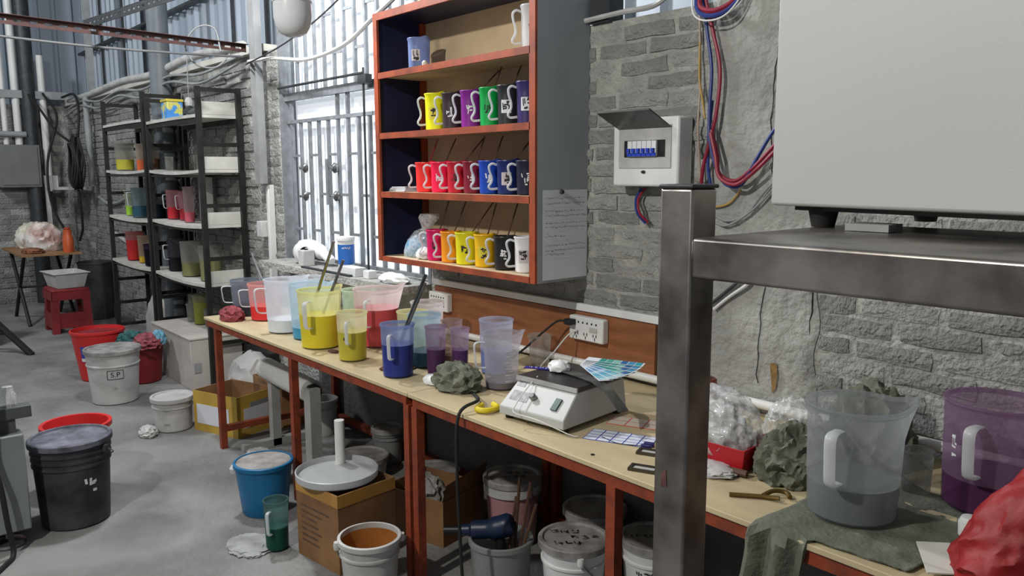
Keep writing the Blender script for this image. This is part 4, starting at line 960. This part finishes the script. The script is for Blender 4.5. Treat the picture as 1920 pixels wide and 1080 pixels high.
x = -6.80; rj('measuring_jug', 'pink jug of red dye beside the rack upright', x, s2(2, x), .052, .235, (.72, .22, .30), (.62, .01, .03), .42, hang=True, clear=.2)
x = -6.66; rj('measuring_jug', 'pink jug of red dye next to the salmon cup', x, s2(2, x), .05, .235, (.72, .25, .33), (.55, .01, .03), .40, hang=True, clear=.2, y=-.16)
x = -6.42; rj('plastic_cup', 'tall clear cup with salmon pink dye', x, s2(2, x), .042, .28, (.58, .42, .44), (.75, .13, .18), .30, 'cup')
x = -8.14; rj('glass_jar', 'empty grey glass jar on the lowest rack shelf', x, s1(3, x), .055, .24, (.36, .36, .34), None, 0, 'jar', clear=.4, y=-.12)
x = -7.96; rj('measuring_jug', 'jug of bright red dye on the lowest rack shelf', x, s1(3, x), .08, .265, (.68, .12, .12), (.62, .015, .02), .72, clear=.15)
x = -7.70; rj('plastic_cup', 'cup with a little yellow dye on the lowest rack shelf', x, s1(3, x), .048, .25, (.66, .50, .34), (.75, .55, .01), .25, 'cup')
x = -7.36; rj('small_pail', 'very dark purple pail on the lowest rack shelf', x, s1(3, x), .095, .19, (.07, .02, .09), (.01, .01, .015), .8, 'pail', clear=.02)
x = -6.80; rj('measuring_jug', 'dark grey jug with handle on the lowest rack shelf', x, s2(3, x), .068, .255, (.14, .14, .17), (.015, .015, .02), .45, hang=True, clear=.15)
x = -6.44; rj('measuring_jug', 'clear stained jug of olive liquid beside the dark jug', x, s2(3, x), .08, .275, (.52, .53, .44), (.26, .26, .09), .40, hang=False, clear=.25)
x = -6.02; rj('measuring_jug', 'clear jug of olive liquid at the rack end', x, s2(3, x), .083, .262, (.52, .53, .46), (.30, .30, .11), .60, clear=.25)
x = -5.84; rj('plastic_cup', 'small clear cup at the end of the lowest rack shelf', x, s2(3, x), .04, .12, (.5, .5, .47), None, 0, 'cup', clear=.4, y=-.12)
t = thing('square_tub', 'yellow lidded square tub with blue picture on the rack top', 'tub', (-6.60, -.235, 1.9755))
box('body', pm('tub_blue', (.06, .25, .60), .4, scale=14, col2=(.55, .52, .12), lo=.42, hi=.5), -.075, .075, -.06, .06, 0, .135, t, bev=.008)
box('lid', solid('tub_yellow', (.62, .50, .06), .4), -.08, .08, -.065, .065, .135, .155, t, bev=.004)
t = thing('power_tool', 'dusty grey angle grinder lying on the rack top', 'tool', (-6.12, -.19, 1.9755), .2)
MB().tube(cpath([(-.10, 0, .035), (-.02, 0, .045), (.06, 0, .045), (.13, 0, .04)], 4), [.03]*4+[.036]*4+[.03]*4+[.026], 12).build('motor_body', pm('tool_grey', (.11, .115, .115), .6, var=.4), t)
MB().lathe([(0, .0), (.055, 0), (.055, .02), (.02, .05), (0, .06)], 20, (-.13, 0, .03)).build('gear_head', M['darkbar'], t)
MB().tube(cpath([(.13, 0, .04), (.17, .02, .02), (.15, .07, .008), (.05, .09, .007)], 5), .005, 6).build('cord', M['rubber'], t)
t = thing('white_device', 'white device with black window behind the salmon cup', 'device', (-6.36, -.10, R2S[2]))
box('case', M['dirtywhite'], -.06, .06, -.03, .04, 0, .34, t, bev=.005); box('window', M['black'], -.03, .015, -.033, -.0305, .25, .30, t)
t = thing('pendant_holder', 'white cord hanging from the pipe above the racks', 'cord', (-6.55, -.12, 1.9))
MB().tube([(0, 0, .25), (0, .005, .62)], .004, 6).build('cord', M['greypipe'], t)
MB().lathe([(0, .18), (.03, .185), (.034, .22), (.02, .25), (0, .255)], 14).build('lamp_holder', M['dirtywhite'], t)
# crate and jars under the rack
t = thing('cream_crate', 'large dusty cream crate on the floor under the rack', 'crate', (-6.68, -.455, 0))
box('body', M['cream'], 0, .90, -.02, .36, 0, .37, t, bev=.004); box('lid', M['cream'], -.005, .905, -.025, .37, .37, .385, t, bev=.003)
MB().add([(.905, .0, .2), (.9051, .05, .2), (.9051, .05, .13), (.905, 0, .13)], [(0, 1, 2, 3)]).build('tape_patch', M['greypipe'], t, smooth=False)
MB().box(.30, .36, -.0215, -.0203, .11, .23).build('tape_patch', M['greypipe'], t, smooth=False)
og = 'olive jars on the cream crate'
jug('plastic_jar', 'pale olive plastic jar at the wall end of the crate', (-6.60, -.15, .386), .05, .20, (.50, .50, .38), (.35, .36, .10), .3, cat='jar', group=og)
jug('plastic_jar', 'low clear plastic jar among the olive jars', (-6.47, -.20, .386), .062, .14, (.5, .5, .44), None, cat='jar', group=og, clear=.4)
jug('plastic_jar', 'tall olive green plastic jar with band on the crate', (-6.31, -.20, .386), .062, .23, (.50, .50, .25), (.36, .38, .05), .75, cat='jar', group=og)
jug('plastic_jar', 'empty grey plastic jar beside the tall olive jar', (-6.17, -.17, .386), .06, .13, (.42, .42, .38), None, cat='jar', group=og, clear=.35)
tag(blob_mb(.22, .10, .30, 81, 4, .2, 1.6).build('woven_sack', pm('grey_sack', (.40, .39, .375), .85, var=.3, scale=5), loc=(-7.55, -.14, 0)), 'pale grey stuffed sack standing behind the rack ladder', 'sack')
tag(blob_mb(.20, .13, .20, 83, 4, .22, 1.6).build('cement_bag', pm('grey_sack', (.40, .39, .375), .85, var=.3, scale=5), loc=(-5.32, -.22, .0)), 'grey dusty bag slumped under the far bench end', 'bag')
tag(box('timber_block', M['blacksteel'], -5.9, -5.3, -.09, -.02, .24, .30), 'dark timber rail against the wall behind the bench end', 'timber')

# ================================================================== floor buckets on the left
b = bucket('large_bucket', 'dusty white bucket with grey scuffed lid and boxed stencil mark', (-5.90, -.96, 0), .172, .365, M['dirtywhite'], .84, True, M['dustlid'], rings=1)
fn = cylfn(.172*.84, .172, .365, ca(-5.9, -.96)+.05, .215, .0015)
mb = MB(); tv, tf = text_pts('S.P'); mb.add([fn(x*.052, y*.048) for x, y, z in tv], tf)
for (u0, u1, v0, v1) in ((-.05, .05, .028, .032), (-.05, .05, -.032, -.028), (-.052, -.048, -.03, .03), (.048, .052, -.03, .03)):
    patch(mb, lambda u, v, c=((u0+u1)/2, (v0+v1)/2): fn(c[0]+u, c[1]+v), u1-u0, v1-v0, 6)
mb.build('stencil_mark', M['ink'], b, smooth=False)
mb = MB(); strokes(mb, cylfn(.172*.84, .172, .365, ca(-5.9, -.96)+.0, .11, .0015), .03, .04, 6, 5, .12); mb.build('scuffs', M['greypipe'], b, smooth=False)
b = bucket('red_bucket', 'bright red bucket with blue printed label behind the stencilled bucket', (-6.64, -.88, 0), .185, .385, M['redplastic'], .72, False, rings=0, content=(M['darkred'], .93))
mb = patch(MB(), cylfn(.185*.72, .185, .385, ca(-6.7, -.95)-.55, .22, .0015), .09, .12, 6); mb.build('label', solid('blue_print', (.05, .06, .35), .4), b, smooth=False)
mb = patch(MB(), cylfn(.185*.72, .185, .385, ca(-6.7, -.95)-.55, .175, .0022), .09, .025, 6); mb.build('label_strip', M['white'], b, smooth=False)
b = bucket('mesh_basket', 'small dark red basket heaped with cloth scraps behind the stencilled bucket', (-6.33, -.65, 0), .15, .32, M['darkred'], .8, False, rings=0)
for lab, loc, mt, sd, r_ in (('teal green net cloth heaped on the basket', (-6.41, -.70, .27), pm('teal_net', (.03, .12, .12), .9, var=.6, scale=30), 91, .10), ('dusty pink net cloth heaped on the basket', (-6.25, -.63, .27), pm('pink_net', (.30, .07, .09), .9, var=.6, scale=30), 92, .10), ('light blue cup of powder on the basket cloth', (-6.22, -.56, .29), solid('light_blue_cup', (.14, .34, .46), .5), 93, .05)):
    tag(blob_mb(r_, r_*.85, .06, sd, 4, .4, 3).build('cloth_heap', mt, loc=loc), lab, 'cloth')
b = bucket('small_pail', 'small white lidded pail beside the yellow carton', (-5.00, -.855, 0), .116, .20, M['dirtywhite'], .93, True, M['dirtywhite'], rings=1)
mb = MB()
for k, z in enumerate((.055, .14)): patch(mb, cylfn(.116*.93, .116, .20, ca(-5, -.855)-.35, z, .0012), .035, .010, 4)
mb.build('printed_marks', M['greypipe'], b, smooth=False)
tag(blob_mb(.06, .04, .035, 95, 4, .4, 2.5).build('paper_scrap', M['dirtywhite'], loc=(-4.95, -1.02, 0)), 'crumpled white wrapping at the foot of the small pail', 'paper')
b = bucket('dark_bucket', 'dusty near black bucket with dented lid beside the grey machine', (-3.93, -1.625, 0), .160, .385, M['bluegrey'], .87, True, pm('dusty_navy_lid', (.15, .155, .19), .6, scale=14, col2=(.045, .045, .06)), bail=(ca(-3.94, -1.64)+.9, .55), rings=3)
mb = MB(); strokes(mb, cylfn(.160*.87, .160, .385, ca(-3.94, -1.64)+.45, .20, .0015), .05, .06, 3, 5, .22); mb.build('torn_label', M['whiteink'], b, smooth=False)
b = thing('red_basin', 'red plastic basin showing behind the near black bucket', 'basin', (-4.28, -1.53, 0))
MB().lathe([(0, 0), (.12, 0), (.125, .01), (.145, .325), (.16, .33), (.16, .352), (.143, .352), (.14, .33), (.12, .015), (0, .012)], 40).build('body', M['redplastic'], b)
# machine on the left
mg = thing('grey_machine', 'grey green enamelled machine on levelling feet at the aisle', 'machine', (-3.76, -1.825, 0))
box('lower_case', M['greymachine'], -.55, 0, -1.0, 0, .075, .49, mg, bev=.006)
box('upper_case', M['greymachine'], -.50, -.01, -1.0, -.085, .49, .76, mg, bev=.006)
box('top_knob', M['black'], -.06, -.035, -.14, -.11, .76, .78, mg, bev=.003)
box('side_bracket', pm('bracket_green', (.07, .08, .075), .5, var=.3), -.10, -.03, -.085, .04, .55, .60, mg, bev=.003)
box('bracket_arm', pm('bracket_green', (.07, .08, .075), .5, var=.3), -.09, -.04, -.083, -.02, .49, .55, mg)
MB().lathe([(0, 0), (.028, 0), (.03, .01), (.03, .05), (.02, .07), (.02, .085), (0, .09)], 18, (-.065, -.035, .60)).build('filter_bowl', M['film'], mg)
for (x, y) in ((-.07, -.08), (-.48, -.08), (-.07, -.9), (-.48, -.9)):
    MB().lathe([(0, 0), (.060, 0), (.066, .008), (.062, .018), (.03, .03), (.016, .034), (.016, .076), (0, .076)], 22, (x, y, 0)).build('levelling_foot', M['steel'] if y > -.5 and x > -.2 else M['darkbar'], mg)
box('base_frame', M['black'], -.5, -.06, -.95, -.06, .052, .075, mg)
wire('machine_cable', [(-3.74, -1.93, .80), (-3.735, -1.935, .60), (-3.725, -1.95, .45), (-3.70, -1.93, .30), (-3.69, -1.92, .15), (-3.68, -1.91, .02), (-3.6, -1.96, .008), (-3.4, -2.1, .008)], .011, M['rubber'], 'black cable hanging down the front of the grey machine', 'cable')
tag(MB().box(-3.95, -3.80, -2.08, -1.95, .76, .79).build('red_case', M['redplastic'], bev=.01), 'small red case on top of the grey machine', 'case')

# ================================================================== under the bench
t = thing('yellow_carton', 'open yellow and white printed carton beside the far bench leg', 'carton', (-4.76, -.56, 0), .35)
th = .004; a, b_, h_ = .17, .16, .27
def carton(t, a, b_, h_, mat, front=None, inside=None):
    th = .005
    box('side', front or mat, -a, a, -b_, -b_+th, 0, h_, t); box('side', mat, -a, a, b_-th, b_, 0, h_, t)
    box('side', front or mat, a-th, a, -b_+th, b_-th, 0, h_, t); box('side', mat, -a, -a+th, -b_+th, b_-th, 0, h_, t)
    box('bottom', mat, -a+th, a-th, -b_+th, b_-th, 0, th, t)
carton(t, .19, .15, .25, M['carton'], M['yellowcarton'])
box('printed_label', M['paper'], .191, .1925, -.10, .09, .05, .17, t); box('label_band', M['greypipe'], .191, .1928, -.05, .09, .172, .20, t)
box('printed_label', M['paper'], -.16, .12, -.152, -.1505, .05, .17, t)
t = thing('brown_carton', 'flattened brown carton standing behind the roller frame', 'carton', (-4.80, -.21, 0), -.05)
carton(t, .25, .12, .24, M['carton'])
# roller frame
rf = thing('roller_frame', 'grey steel frame carrying a white plastic roller under the bench', 'roller', (-4.30, -.50, 0))
gs = pm('pale_grey_steel', (.36, .355, .34), .5, var=.25)
box('upright', gs, -.03, .02, -.025, .025, 0, .40, rf); box('upright', gs, .53, .60, -.07, -.01, 0, .46, rf)
box('foot_bar', gs, -.03, .02, -.20, .20, 0, .04, rf); box('foot_bar', gs, .54, .59, -.24, .16, 0, .04, rf)
MB().tube([(-.10, .0, .435), (.52, -.02, .43)], .062, 24).build('roller', M['pvc'], rf)
MB().lathe([(0, -.02), (.04, -.02), (.045, 0), (.04, .02), (0, .02)], 20).build('hub', M['black'], rf).matrix_local = Matrix.Translation((.545, -.025, .43)) @ Matrix.Rotation(PI/2, 4, 'Y')
bucket('white_pail', 'small dusty white pail behind the roller', (-4.30, -.20, 0), .085, .22, M['dirtywhite'], .9, False, rings=1)
tag(blob_mb(.10, .06, .035, 97, 4, .4).build('film_scrap', M['film'], loc=(-4.10, -.68, .0)), 'scrap of clear film below the far bench leg', 'film')
# blue bucket, green cup
b = bucket('blue_bucket', 'blue bucket with flat grey dusty lid at the bench foot', (-3.46, -.93, 0), .128, .245, solid('blue_bucket', (.01, .15, .34), .4, .25), .80, False, rings=0, content=(M['dustlid'], .985))
MB().lathe([(0, 0), (.02, .0), (.022, .02), (.012, .035), (0, .036)], 12, (.128*math.cos(left(-3.46, -.93)), .128*math.sin(left(-3.46, -.93)), .20)).build('handle_ear', M['dirtywhite'], b)
bucket('grey_pail', 'grey dusty pail standing behind the blue bucket', (-3.62, -.80, 0), .11, .23, M['dirtywhite'], .85, True, M['dustlid'], rings=1) if False else None
jug('measuring_jug', 'small teal green jug half hidden by the cardboard box', (-3.06, -1.05, 0), .050, .215, (.10, .30, .27), (.0, .13, .085), .48, hang=ca(-3.06, -1.05)-.5, clear=.2, taper=.92)
tag(blob_mb(.09, .07, .010, 99, 4, .5).build('grey_rag', pm('grey_rag', (.33, .34, .33), .9, var=.4, scale=12), loc=(-3.15, -1.13, 0)), 'flat grey paper rag on the floor by the teal jug', 'rag')
# cardboard box with disc and pipe
t = thing('cardboard_box', 'tall open brown cardboard box under a plastic disc', 'box', (-2.835, -.845, 0), .12)
carton(t, .145, .14, .325, M['carton'])
box('tape_band', pm('box_tape', (.42, .22, .05), .45, var=.2), -.1465, .1465, -.1415, -.1402, .275, .325, t); box('tape_band', pm('box_tape', (.42, .22, .05), .45, var=.2), .1453, .1466, -.1415, .1415, .275, .325, t)
mb = MB(); rnd = random.Random(4)
for k in range(7): mb.box(-.11, -.11+rnd.uniform(.10, .20), -.1408, -.1403, .07+.025*k, .078+.025*k)
mb.build('printing', pm('box_print', (.12, .07, .04), .8, var=.4, scale=40), t, smooth=False)
t = thing('plunger_disc', 'round frosted plastic lid with white pipe through it on the box', 'lid', (-2.865, -.865, .326))
MB().lathe([(0, 0), (.158, 0), (.166, .006), (.168, .032), (.163, .034), (.160, .012), (0, .010)], 48).build('disc', frost('disc_frost', (.60, .62, .62), .12, .3), t)
MB().tube([(-.10, .07, .011), (-.10, .07, .20)], .021, 18).build('pipe', M['pvc'], t)
b = bucket('open_pail', 'white pail stained orange inside next to the cardboard box', (-2.475, -.945, 0), .110, .235, M['dirtywhite'], .85, False, rings=1, bail=(ca(-2.47, -.94)+1.7, 1.25), inner=pm('orange_stain', (.42, .17, .03), .6, scale=6, col2=(.27, .09, .02)), content=(pm('orange_sludge', (.26, .10, .02), .6, var=.4), .12))
# pails near the wall
bucket('flat_pail', 'wide dusty pail with grey lid against the wall', (-3.53, -.37, 0), .125, .11, M['dirtywhite'], .92, True, M['dustlid'], rings=0)
b = bucket('tin_pail', 'small grey ribbed pail with lid standing behind the wide pail', (-3.63, -.16, 0), .078, .19, pm('ribbed_grey', (.23, .24, .235), .5, var=.3), .92, True, M['dustlid'], rings=2)
bucket('round_pail', 'round dusty pail with rimmed lid behind the bench legs', (-3.10, -.22, 0), .115, .12, M['dirtywhite'], .95, True, M['dustlid'], rings=0)
t = thing('brown_carton', 'torn open brown carton full of rubbish behind the red legs', 'carton', (-2.80, -.43, 0), .25)
carton(t, .17, .14, .20, M['carton'])
MB().add([(.165, -.14, .20), (.165, .14, .20), (.19, .14, .30), (.19, -.14, .28)], [(0, 1, 2, 3)]).build('flap', M['carton'], t)
tag(blob_mb(.09, .06, .08, 101, 4, .4, 2.5).build('grey_bag', pm('grey_bag', (.27, .25, .23), .7, var=.5, scale=10), loc=(-2.79, -.48, .12)), 'grey plastic bag sticking out of the torn carton', 'bag')
b = bucket('pink_bucket', 'pink bucket with white dirty lid under the bench', (-2.47, -.255, 0), .115, .285, solid('dusty_pink', (.48, .24, .26), .5, .25), .84, True, M['dustlid'], bail=(ca(-2.47, -.25)+.6, .9), rings=0)
MB().lathe([(.109, .225), (.122, .23), (.122, .272), (.112, .275)], 44).build('white_collar', M['dirtywhite'], b); lid_writing(b, .115, .285+.008, 5, M['ink'], 2)
b = bucket('utensil_bucket', 'grey translucent bucket holding a blue drill and sticks', (-2.185, -.555, 0), .115, .215, frost('grey_frost', (.36, .37, .36), .15, .3), .92, False, rings=0)
t = thing('blue_drill', 'dark blue electric drill resting in the grey bucket', 'drill', (-2.215, -.60, .20), .7)
MB().tube(cpath([(-.10, 0, .035), (-.05, 0, .04), (.03, 0, .05), (.10, 0, .075)], 5), [.022]*5+[.035]*5+[.043]*5+[.034], 14).build('motor_body', solid('drill_blue', (.010, .022, .06), .4, .3), t)
MB().tube([(-.16, 0, .03), (-.10, 0, .035)], .016, 12).build('chuck', M['black'], t)
MB().tube(cpath([(.04, 0, .05), (.06, -.01, -.03), (.055, -.01, -.12)], 5), .02, 10).build('grip', M['black'], t)
for k, (dx, dy, tx, ty, hh) in enumerate(((.03, .03, .04, .06, .44), (.05, .02, .08, .08, .45), (.06, .0, .12, .07, .40), (.04, -.02, .02, .06, .42))):
    rod('mixing_stick', (-2.185+dx, -.555+dy, .03), (-2.185+tx, -.555+ty, hh-.02*k), .006, M['wood'], 'thin brown mixing stick standing in the grey translucent bucket', 'stick', 'mixing sticks in the grey bucket')
b = bucket('paint_pail', 'white pail with scribbled lid in front of the other white pails', (-1.93, -.425, 0), .118, .255, M['white'], .84, True, M['dustlid'], bail=(ca(-1.93, -.42)+.2, 1.0), rings=1); lid_writing(b, .118, .263, 8, M['ink'], 3)
b = bucket('paint_pail', 'white pail with dusty lid against the wall behind the scribbled pail', (-2.07, -.17, 0), .116, .25, M['dirtywhite'], .84, True, M['dustlid'], bail=(ca(-2.07, -.17)-.6, 1.0), rings=1)
b = bucket('paint_pail', 'white pail with printed side and dark lid beside the steel post', (-1.755, -.195, 0), .112, .25, M['white'], .84, True, M['dustlid'], rings=1)
lid_writing(b, .112, .258, 14, M['ink'], 1)
mb = MB()
for k in range(5): strokes(mb, cylfn(.112*.84, .112, .25, ca(-1.75, -.2)-.45+.22*(k % 3), .15-.045*(k//3), .0015), .022, .03, 120+k, 6, .2)
mb.build('writing', M['ink'], b, smooth=False)
mb = patch(MB(), cylfn(.112*.84, .112, .25, ca(-1.75, -.2)+.28, .10, .0012), .003, .15, 1); mb.build('label_edge', M['ink'], b, smooth=False)

# ================================================================== far left corner
t = thing('folding_table', 'small folding table with crossed black legs in the far corner', 'table', (-10.35, -.95, 0))
box('tabletop', pm('brown_top', (.30, .16, .07), .6, var=.3), 0, 1.15, 0, .55, .735, .755, t)
for y in (.06, .49):
    for a, b_ in (((.15, 0), (.95, .735)), ((.95, 0), (.15, .735))): MB().tube([(a[0], y, a[1]), (b_[0], y, b_[1])], .018, 8).build('leg', M['blacksteel'], t)
MB().tube([(.55, .06, .365), (.55, .49, .365)], .012, 8).build('hinge_bar', M['blacksteel'], t)
for lab, x, y, s_, sd in (('white and yellow plastic bag of goods on the folding table', -10.14, -.66, .9, 111), ('pinkish white plastic bag bulging on the folding table', -9.72, -.64, .95, 112)):
    t = thing('goods_bag', lab, 'bag', (x, y, .755))
    blob_mb(.19*s_, .16, .18*s_, sd, 4, .28, 2).build('bag_film', pm('bag_white' if sd == 111 else 'bag_pink', (.62, .60, .57), .4, scale=7, col2=(.50, .46, .30) if sd == 111 else (.45, .27, .23)), t)
    MB().lathe([(0, .0), (.17*s_, 0), (.175*s_, .01), (.17*s_, .06), (0, .06)], 20).build('yellow_base', solid('goods_yellow', (.50, .38, .04), .5, .4), t)
t = thing('orange_bottle', 'orange bottle standing at the end of the folding table', 'bottle', (-9.30, -.50, .755))
MB().lathe([(0, 0), (.05, 0), (.052, .01), (.052, .15), (.04, .18), (.04, .23), (0, .235)], 20).build('body', solid('orange_bottle', (.55, .10, .03), .4, .25), t)
MB().lathe([(0, .235), (.03, .235), (.03, .255), (0, .257)], 14).build('cap', solid('orange_cap', (.4, .05, .02), .4), t)
tag(blob_mb(.13, .08, .03, 115, 4, .4).build('brown_rag', pm('brown_rag', (.24, .10, .05), .9, var=.5, scale=12), loc=(-9.44, -.80, .755)), 'brown rag beside the orange bottle on the folding table', 'rag')
bucket('dark_tub', 'dark tub standing on the floor against the corner wall', (-9.5, -.22, 0), .17, .62, pm('dark_tub', (.05, .045, .045), .6, var=.3), .9, False, rings=0)
t = thing('red_stool', 'dusty red plastic stool with cut out side', 'stool', (-8.95, -.62, 0))
box('seat', M['darkred'], -.19, .19, -.17, .17, .40, .44, t, bev=.015)
for sx in (-1, 1):
    for sy in (-1, 1):
        MB().add([(sx*.20, sy*.18, 0), (sx*.12, sy*.18, 0), (sx*.12, sy*.12, 0), (sx*.20, sy*.12, 0), (sx*.185, sy*.165, .40), (sx*.09, sy*.165, .40), (sx*.09, sy*.10, .40), (sx*.185, sy*.10, .40)], [(3, 2, 1, 0), (4, 5, 6, 7), (0, 1, 5, 4), (1, 2, 6, 5), (2, 3, 7, 6), (3, 0, 4, 7)]).build('leg', M['darkred'], t)
box('side_panel', M['darkred'], -.19, .19, -.178, -.165, .05, .20, t); box('side_panel', M['darkred'], .178, .19, -.17, .17, .05, .20, t)
box('side_panel', M['darkred'], -.19, .19, -.178, -.165, .33, .41, t); box('side_panel', M['darkred'], .178, .19, -.17, .17, .33, .41, t)
t = thing('white_basin', 'white rectangular basin resting on the red stool', 'basin', (-8.95, -.62, .441), .1)
mb = MB(); ring = lambda kx, ky: [(-.2*kx, -.15*ky), (.2*kx, -.15*ky), (.2*kx, .15*ky), (-.2*kx, .15*ky)]
vs = [(x, y, 0) for x, y in ring(.82, .8)]+[(x, y, .14) for x, y in ring(1, 1)]+[(x, y, .145) for x, y in ring(1.1, 1.12)]+[(x, y, .155) for x, y in ring(1.1, 1.12)]+[(x, y, .155) for x, y in ring(.97, .96)]+[(x, y, .012) for x, y in ring(.78, .76)]
fc = [(3, 2, 1, 0), (20, 21, 22, 23)]
for q in range(5):
    for i in range(4): fc.append((q*4+i, q*4+(i+1) % 4, q*4+4+(i+1) % 4, q*4+4+i))
mb.add(vs, fc).build('body', M['dirtywhite'], t, bev=.006)
t = thing('black_trestle', 'black steel trestle leg with cross bar beside the aisle', 'trestle', (-8.0, -1.35, 0))
MB().tube([(.10, .22, .0), (-.25, -.12, .45)], .028, 8).build('leg', M['blacksteel'], t); MB().tube([(-.55, -.35, .0), (-.25, -.12, .45)], .028, 8).build('leg', M['blacksteel'], t)
MB().tube([(-.05, .08, .19), (-.42, -.25, .19)], .02, 8).build('cross_bar', M['blacksteel'], t)
t = thing('grey_sheet', 'grey board leaning against the trestle', 'board', (-8.6, -1.45, 0))
MB().add([(.10, .15, .02), (-.2, -.3, .02), (-.3, -.3, .95), (-.15, .02, .95), (.08, .17, .02), (-.22, -.28, .02), (-.32, -.28, .95), (-.17, .04, .95)], [(0, 1, 2, 3), (4, 5, 6, 7), (0, 1, 5, 4), (1, 2, 6, 5), (2, 3, 7, 6), (3, 0, 4, 7)]).build('board', M['greypipe'], t)
# pipes, boxes and cables on the corner wall
gp = 'vertical pipes in the hall corner'
for lab, x, y, r_, z0, z1, mt in (('outer white vertical pipe of the pair in the hall corner', -11.1, -.70, .030, 1.7, 6, M['pvc']), ('inner white vertical pipe of the pair in the hall corner', -11.1, -.57, .040, 1.75, 6, M['pvc']), ('dark steel column in the hall corner', -11.1, -.44, .085, 0, 6, M['darkbar']), ('white conduit between the dark column and the corner', -11.1, -.29, .040, 1.35, 2.95, M['pvc']), ('short grey pipe standing near the black cable coil', -9.95, -.08, .035, 1.42, 2.40, M['greypipe'])):
    tag(MB().tube([(x, y, z0), (x, y, z1)], r_, 14).build('wall_pipe', mt), lab, 'pipe', gp)
tag(MB().box(-11.2, -11.05, -1.6, -.02, 2.44, 2.53).build('cable_tray', M['greypipe'], smooth=False), 'long grey cable tray along the corner wall', 'tray')
tag(MB().tube([(-11.05, -1.6, 2.02), (-11.05, -.5, 2.02)], .035, 10).build('wall_pipe', M['greypipe']), 'horizontal grey pipe below the cable tray', 'pipe')
t = thing('switch_cabinet', 'grey steel switch cabinet on the corner wall', 'cabinet', (-11.0, -.62, 1.40))
box('case', pm('grey_cabinet', (.16, .165, .16), .5, var=.15), -.2, 0, -.20, .24, 0, .50, t, bev=.01); box('door', pm('grey_cabinet', (.16, .165, .16), .5, var=.15), 0, .012, -.17, .21, .03, .47, t, bev=.004)
tag(MB().box(-11.2, -10.95, -1.25, -.86, 1.62, 1.80).build('motor_block', M['darkbar'], bev=.015), 'dark motor block beside the switch cabinet', 'motor')
t = thing('wall_shelf', 'pale wall bracket shelf under the black cable coil', 'shelf', (-10.6, -.28, 1.38))
box('board', M['dirtywhite'], -.3, .35, -.10, .22, 0, .03, t); box('front_board', M['dirtywhite'], -.3, .35, -.10, -.08, .03, .16, t); box('bracket', M['dirtywhite'], -.30, -.24, -.10, -.06, -.55, .0, t)
# coil of black cable
t = thing('cable_coil', 'large coil of black cable hanging on the corner wall', 'cable', (-10.0, -.22, 1.70))
for k in range(9):
    P = []; rx, rz = .10+.012*(k % 5), .24+.02*(k % 4)
    for i in range(25):
        a = 2*PI*i/24; P.append((rx*math.cos(a)+.012*(k % 3), .012*k-.05+.01*math.sin(3*a+k), rz*math.sin(a)-.05+.012*(k % 4)))
    MB().tube(P, .011, 6).build('loop', M['rubber'], t)
for k, (lab, P) in enumerate((('black cable dropping from the tray to the coil', [(-11.0, -.45, 2.48), (-10.7, -.40, 2.30), (-10.4, -.32, 2.05), (-10.1, -.25, 1.92)]), ('black cable bending down from the tray end', [(-10.9, -.12, 2.46), (-10.3, -.12, 2.45), (-10.05, -.14, 2.25), (-10.02, -.18, 1.9)]), ('long black cable running from tray to floor', [(-11.0, -.3, 2.5), (-10.6, -.25, 2.2), (-10.4, -.42, 1.7), (-10.35, -.42, 1.2), (-10.3, -.26, .8)]), ('thin black cable hanging below the coil', [(-10.0, -.22, 1.45), (-10.02, -.20, 1.2), (-10.1, -.18, .95), (-10.2, -.2, .8)]))):
    wire('black_cable', P, .014, M['rubber'], lab, 'cable')
wire('grey_cable', [(-9.9, -.03, 1.30), (-9.5, -.04, 1.24), (-9.1, -.04, 1.26), (-8.6, -.03, 1.34), (-7.9, -.03, 1.36)], .018, M['greypipe'], 'grey cable clipped along the far brick wall', 'cable')
wire('grey_pipe_low', [(-9.2, -.06, .93), (-8.7, -.06, .85), (-8.2, -.05, .78)], .02, M['dirtywhite'], 'pale pipe sloping down the wall towards the rack', 'pipe')
